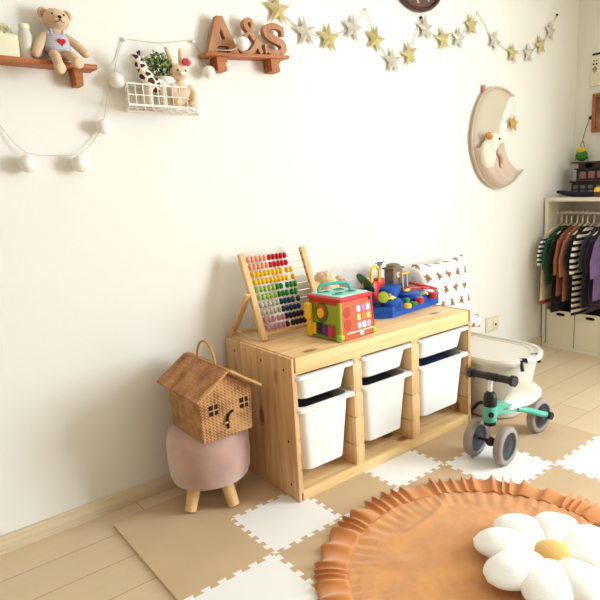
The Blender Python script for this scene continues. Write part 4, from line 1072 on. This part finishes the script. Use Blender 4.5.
sw = thing('bird_swing', 'string swing with a wooden perch hanging on the right wall', 'swing', (2.56, -.08, 1.14))
MB().lathe([(.006, 0), (.010, .003), (.010, .010), (.005, .016)], (0, 0, 0), 16, M=Matrix.Translation((XR, -.104, 1.420)) @ Matrix.Rotation(-PI/2, 4, 'Y')).build('hook', BLACK, sw)
SWC = mat('swing_cord', (120, 92, 60), .9)
MB().tube([(2.582, -.104, 1.418), (2.565, -.092, 1.36), (2.555, -.078, 1.287)], .0022, 6).tube([(2.555, -.078, 1.287), (2.555, -.028, 1.152)], .002, 6).tube([(2.555, -.078, 1.287), (2.555, -.122, 1.148)], .002, 6).build('cords', SWC, sw)
MB().cyl((2.555, -.018, 1.150), (2.555, -.132, 1.146), .0055, seg=12).build('perch', mat('perch_wood', (150, 84, 48), .6), sw)
pr = thing('toy_parrot', 'small green toy parrot with a yellow head sitting on the swing', 'toy', (2.555, -.078, 1.155)); pr.location.z += .0035
b = MB().ell((2.553, -.076, 1.186), (.030, .040, .034)).ell((2.549, -.074, 1.216), (.024, .028, .024))
plush(b.build('body', mat('parrot_green', (58, 140, 44), .8, var=(50, .35)), pr, smooth=180), .003, 3)
MB().ell((2.545, -.074, 1.222), (.0255, .0295, .0215)).build('head', mat('parrot_yellow', (232, 198, 60), .8), pr, smooth=180)
MB().tube([(2.530, -.083, 1.224), (2.520, -.088, 1.216)], [.006, .001], 10).build('beak', mat('beak_amber', (214, 140, 60), .6), pr)
for s in (-1, 1): MB().ell((2.528, -.079+s*.010, 1.233), .003, u=8, v=6).build('eye', BLACK, pr, smooth=180)

# ------------------------------------------------------------------ open wardrobe unit
FURN = mat('furniture_white', (236, 228, 212), .5)
KX, KB, KH, KR = 2.241, 2.580, .942, -1.06
wu = thing('wardrobe_unit', 'low white open wardrobe with clothes rail against the right wall', 'wardrobe', (2.41, -.5, 0))
MB().box((KX, -.034, 0), (KB, -.014, KH-.022), .001).build('side_panel', FURN, wu)
MB().box((KX, KR, 0), (KB, KR+.02, KH-.022), .001).build('side_panel', FURN, wu)
MB().box((KX-.002, KR, KH-.022), (KB, -.014, KH), .001).build('top_panel', FURN, wu)
MB().box((KB-.006, KR+.02, .02), (KB, -.034, KH-.022)).build('back_panel', FURN, wu)
MB().box((KX, KR+.02, 0), (KB-.006, -.034, .020)).build('bottom_panel', FURN, wu)
MB().cyl((2.362, -.034, .845), (2.362, KR+.02, .845), .010, seg=18).build('clothes_rail', SILV, wu)
MB().cyl((2.362, -.034, .845), (2.362, -.042, .845), .020, seg=20).build('rail_flange', WHITE, wu)
BOXM = mat('box_cream', (232, 222, 200), .7)
for k, (a, c, lab) in enumerate(((-.044, -.230, 'cream storage box with an oval hand hole under the striped clothes'), (-.236, -.425, 'cream storage box with an oval hand hole second from the back wall'), (-.431, -.62, 'cream storage box farthest from the back wall in the white wardrobe'))):
    t = thing('storage_box', lab, 'box', (2.41, (a+c)/2, .0205), group='cream boxes in the wardrobe')
    b = MB(); ym = (a+c)/2
    b.box((KX+.012, c, .0205), (KB-.02, c+.004, .245)).box((KX+.012, a-.004, .0205), (KB-.02, a, .245)).box((KB-.024, c, .0205), (KB-.02, a, .245)).box((KX+.012, c, .0205), (KB-.02, a, .025))
    b.build('box_shell', BOXM, t, smooth=0)
    # front with an oval slot
    hx = .030
    ring_o = []; ring_i = []
    n = 32
    for i in range(n):
        ang = 2*PI*i/n
        ring_i.append((ym+hx*math.copysign(abs(math.cos(ang))**.5, math.cos(ang)), .232-.010+.0095*math.copysign(abs(math.sin(ang))**.8, math.sin(ang))))
        sq = max(abs(math.cos(ang)), abs(math.sin(ang)))
        ring_o.append((ym+(a-c)/2*math.cos(ang)/sq, .13275+.11225*math.sin(ang)/sq))
    fbm = MB()
    def ringv(x, R): return [Vector((x, y, z)) for y, z in R]
    L = [ringv(KX+.004, ring_o), ringv(KX+.004, ring_i), ringv(KX+.012, ring_i), ringv(KX+.012, ring_o)]
    fbm.loft(L+[L[0]], False, False)
    fbm.build('box_front', BOXM, t, smooth=0)
    tag(MB().box((KX+.02, c+.008, .026), (KB-.03, a-.008, .228), .012).build('cloth_pile', mat('dark_cloth', (40, 30, 30), .9, bump=(30, .5)), smooth=40), ['dark cloth inside the cream box beside the back wall', 'dark cloth inside the middle cream box', 'dark cloth inside the last cream box'][k], 'cloth', 'dark cloth in the wardrobe boxes')  # dark block added to stand for the shade inside each open box

HANG = mat('hanger_ivory', (236, 224, 204), .5)
def hanger(label, y, x=2.375):
    t = thing('clothes_hanger', label, 'hanger', (x, y, .728), group='ivory hangers on the rail')
    MB().tube([(x+.0137*math.cos(a), y, .8445+.0137*math.sin(a)) for a in [(-.30+1.25*i/12)*PI for i in range(13)]][::-1] + [(x+.004, y, .824), (x, y, .80)], .0028, 8).build('hook', HANG, t)
    MB().loft([rrect(.016, .010, .004, .765, (x, y)), rrect(.012, .010, .004, .800, (x, y)), rrect(.010, .009, .004, .824, (x, y))]).build('neck', HANG, t)
    MB().tube(smoothpts([(x-.17, y, .728), (x-.06, y, .765), (x, y, .782), (x+.06, y, .765), (x+.17, y, .728)], 4), .005, 8).build('shoulder_bar', HANG, t)
def garment(name, label, cat, y, m, ms=None, zt=.770, zb=.32, hw=.172, th=.0115, sl=.16, x=2.322, hem=None, ph=0, flare=1.05, rz=0):
    t = thing(name, label, cat, (x, y, zb), rz, group='clothes on the wardrobe rail')
    loops = []
    H = zt-zb
    for z, w, k in ((0, hw*flare, 1), (.03, hw*flare, 1.05), (H*.3, hw*(.5+.5*flare), 1), (H*.6, hw, 1), (H-.13, hw, 1.05), (H-.075, hw*.98, 1), (H-.045, hw*.86, .9), (H-.02, hw*.5, .8), (H-.004, hw*.28, .8), (H, hw*.25, .6)):
        L = []
        for i in range(36):
            a = 2*PI*i/36; cx = math.cos(a); sx = math.sin(a)
            fold = .003*math.sin(cx*9+ph)*min(1, (H-z)/.15)
            L.append(Vector((w*cx, th*k*math.copysign(abs(sx)**.7, sx)+fold, z)))
        loops.append(L)
    MB().loft(loops).build('garment_body', m, t, local=True, smooth=60)
    for s in (-1, 1):
        a = Vector((s*hw*.80, 0, H-.062)); c = Vector((s*(hw+.008), .004*math.sin(ph), H-.062-sl*.55)); e = Vector((s*(hw+.014), -.006, H-.062-sl))
        L = []
        for p, wx, wy in ((a, .05, th*.9), (a.lerp(c, .5), .048, th*1.05), (c, .046, th*1.1), (c.lerp(e, .6), .043, th*1.1), (e, .041, th*1.05), (e+Vector((0, 0, .006)), .036, th*.8)):
            L.append([p+Vector((wx*math.cos(2*PI*i/20), wy*math.sin(2*PI*i/20), .016*math.cos(2*PI*i/20)*-s)) for i in range(20)])
        MB().loft(L).build('sleeve', ms or m, t, local=True, smooth=60)
    if hem:
        MB().loft([[Vector(((hw*flare+.002)*math.cos(2*PI*i/36), (th+.003)*math.copysign(abs(math.sin(2*PI*i/36))**.7, math.sin(2*PI*i/36))+.003*math.sin(math.cos(2*PI*i/36)*9+ph), z)) for i in range(36)] for z in (-.002, .020)]).build('hem_band', hem, t, local=True, smooth=60)
    return t
cl = lambda n, c: mat(n, c, .95, bump=(120, .3), var=(14, .15), sheen=.2)
STR = stripes('black_white_stripe', (238, 228, 212), (30, 26, 28), .034)
STR2 = stripes('cuff_stripe', (240, 228, 212), (40, 34, 34), .026)
G = [
 ('sweatshirt', 'cream sweatshirt with red hem and striped sleeves nearest the back wall', 'top', -.062, cl('oatmeal', (222, 198, 164)), STR2, dict(zb=.30, hem=cl('hem_red', (178, 66, 52)), sl=.15, hw=.185)),
 ('tee_shirt', 'dark green top hanging second from the back wall', 'top', -.094, cl('bottle_green', (14, 78, 48)), None, dict(zb=.42, sl=.17, hw=.18)),
 ('dress', 'long black garment hanging behind the rust brown tops', 'top', -.128, cl('black_cloth', (22, 20, 22)), None, dict(zb=.25, hw=.165, sl=.13)),
 ('tee_shirt', 'rust brown top hanging beside the long black garment', 'top', -.166, cl('rust', (150, 86, 56)), None, dict(zb=.36, hw=.175, sl=.20)),
 ('tee_shirt', 'paler rust top hanging between the brown top and the black top', 'top', -.200, cl('rust_light', (166, 104, 72)), None, dict(zb=.33, hw=.170, sl=.21)),
 ('tee_shirt', 'plain black top hanging just behind the striped shirt', 'top', -.232, cl('black_cloth2', (30, 26, 26)), None, dict(zb=.34, hw=.16, sl=.17)),
 ('shirt', 'long black and white striped shirt hanging in the middle of the rail', 'top', -.272, STR, None, dict(zb=.255, hw=.182, sl=.19)),
 ('tee_shirt', 'charcoal top hanging right of the striped shirt', 'top', -.318, cl('charcoal', (52, 46, 56)), None, dict(zb=.30, hw=.165, sl=.16)),
 ('tee_shirt', 'dark plum top hanging between the charcoal and the purple tops', 'top', -.356, cl('plum', (44, 32, 50)), None, dict(zb=.29, hw=.16, sl=.18)),
 ('tee_shirt', 'bright purple top hanging at the right edge of the picture', 'top', -.402, cl('purple_cloth', (118, 92, 140)), None, dict(zb=.36, hw=.19, sl=.20)),
]
for k, (n, lab, cat, y, m, ms, kw) in enumerate(G):
    garment(n, lab, cat, y, m, ms, ph=k*1.7, **kw)
HL = ['hanger of the cream sweatshirt', 'hanger of the dark green top', 'hanger of the long black garment', 'hanger of the rust brown top', 'hanger of the paler rust top', 'hanger of the plain black top', 'hanger of the striped shirt', 'hanger of the charcoal top', 'hanger of the dark plum top', 'hanger of the bright purple top']
for k in range(10): hanger('ivory ' + HL[k] + ' on the rail', G[k][3], 2.362)

# things on top of the wardrobe
b = MB(); L = []
for i in range(15):
    t = i/14; y = -.055-.235*t; r = .020*min(1, .55+3*t)*(1 if t < .85 else max(.15, math.sqrt(1-((t-.85)/.155)**2)))
    L.append([Vector((2.315+r*1.5*math.cos(2*PI*k/18), y, KH+.0008+max(0, .012*(1-t)**4*2)+r*.72*(1+math.sin(2*PI*k/18))+.0012*math.sin(k*2+i)*(math.sin(2*PI*k/18) > 0))) for k in range(18)])
tag(b.loft(L).build('rolled_cloth', mat('navy_cloth', (24, 28, 48), .9, bump=(60, .5)), smooth=60), 'dark navy rolled cloth lying on the front of the wardrobe top', 'cloth')
tb_ = thing('toy_building', 'black two storey toy building with a flat roof on the wardrobe top', 'toy house', (2.48, -.2, KH))
BLK2 = mat('toy_black', (36, 32, 34), .5)
PINKW = mat('toy_window_pink', (150, 104, 104), .4)
GRYW = mat('toy_window_grey', (104, 104, 108), .4)
g1 = MB().box((2.42, -.36, KH), (2.54, -.085, KH+.085), .002).box((2.41, -.37, KH+.083), (2.55, -.078, KH+.092), .001).build('ground_floor', BLK2, tb_, smooth=0)
for k in range(5):
    for z in (.018, .048): MB().box((2.4175, -.128-k*.048, KH+z), (2.421, -.100-k*.048, KH+z+.020)).build('window', GRYW, g1, smooth=0)
MB().box((2.405, -.37, KH+.094), (2.415, -.078, KH+.098)).build('railing', mat('toy_brown', (110, 66, 50), .5), g1, smooth=0)
g2 = MB().box((2.44, -.36, KH+.092), (2.54, -.105, KH+.165), .002).box((2.425, -.37, KH+.163), (2.55, -.098, KH+.170)).build('upper_floor', BLK2, tb_, smooth=0)
for k in range(4): MB().box((2.4375, -.168-k*.056, KH+.108), (2.441, -.128-k*.056, KH+.150)).build('window', PINKW, g2, smooth=0)
MB().box((2.45, -.36, KH+.170), (2.46, -.112, KH+.200)).box((2.45, -.20, KH+.170), (2.53, -.16, KH+.200)).box((2.42, -.38, KH+.200), (2.55, -.075, KH+.208), .002).build('roof', mat('roof_dark', (70, 46, 38), .5), tb_, smooth=0)
yp = thing('toy_pot', 'small brown pot with a yellow top at the edge of the wardrobe top', 'toy', (2.30, -.318, KH))
MB().lathe([(.016, 0), (.019, .002), (.022, .030)], (2.30, -.318, KH), 20).build('pot', mat('pot_brown', (96, 56, 34), .6), yp)
MB().lathe([(.023, .030), (.024, .034), (.020, .052), (.008, .058)], (2.30, -.318, KH), 20).build('pot_top', YEL, yp)

# ------------------------------------------------------------------ light
def area(name, loc, rot, sx, sy, e, c):
    l = bpy.data.lights.new(name, 'AREA'); l.shape = 'RECTANGLE'; l.size = sx; l.size_y = sy; l.energy = e; l.color = c
    o = bpy.data.objects.new(name, l); COL.objects.link(o); o.location = loc; o.rotation_euler = rot
    return o
area('window_daylight', (XR+.06, (WY0+WY1)/2, (WZ0+WZ1)/2), (0, PI/2, 0), 1.6, 1.6, 232, (.80, .915, 1.0))
w = bpy.data.worlds.new('room_light'); SC.world = w; w.use_nodes = True
bg = w.node_tree.nodes['Background']; bg.inputs['Color'].default_value = (1.0, .88, .68, 1); bg.inputs['Strength'].default_value = .42

# ------------------------------------------------------------------ camera
F, YAW, PIT, ROLL, CP, PPX, PPY = 574.165, .71911, .20748, -.039933, Vector((-1.00600, -1.93932, 1.06521)), 358.667, 305.891
fwd = Vector((math.sin(YAW)*math.cos(PIT), math.cos(YAW)*math.cos(PIT), -math.sin(PIT)))
rt = Vector((math.cos(YAW), -math.sin(YAW), 0)); up = rt.cross(fwd)
r2 = rt*math.cos(ROLL)+up*math.sin(ROLL); u2 = up*math.cos(ROLL)-rt*math.sin(ROLL)
cd = bpy.data.cameras.new('camera'); cam = bpy.data.objects.new('camera', cd); COL.objects.link(cam)
cam.matrix_world = Matrix.Translation(CP) @ Matrix((r2, u2, -fwd)).transposed().to_4x4()
cd.sensor_width = 36; cd.lens = F/600*36; cd.shift_x = (300-PPX)/600; cd.shift_y = (PPY-300)/600; cd.clip_start = .02
SC.camera = cam
vs_ = SC.view_settings
vs_.view_transform = 'Standard'; vs_.look = 'None'; vs_.exposure = 0.0; vs_.gamma = 1.0; vs_.use_curve_mapping = False
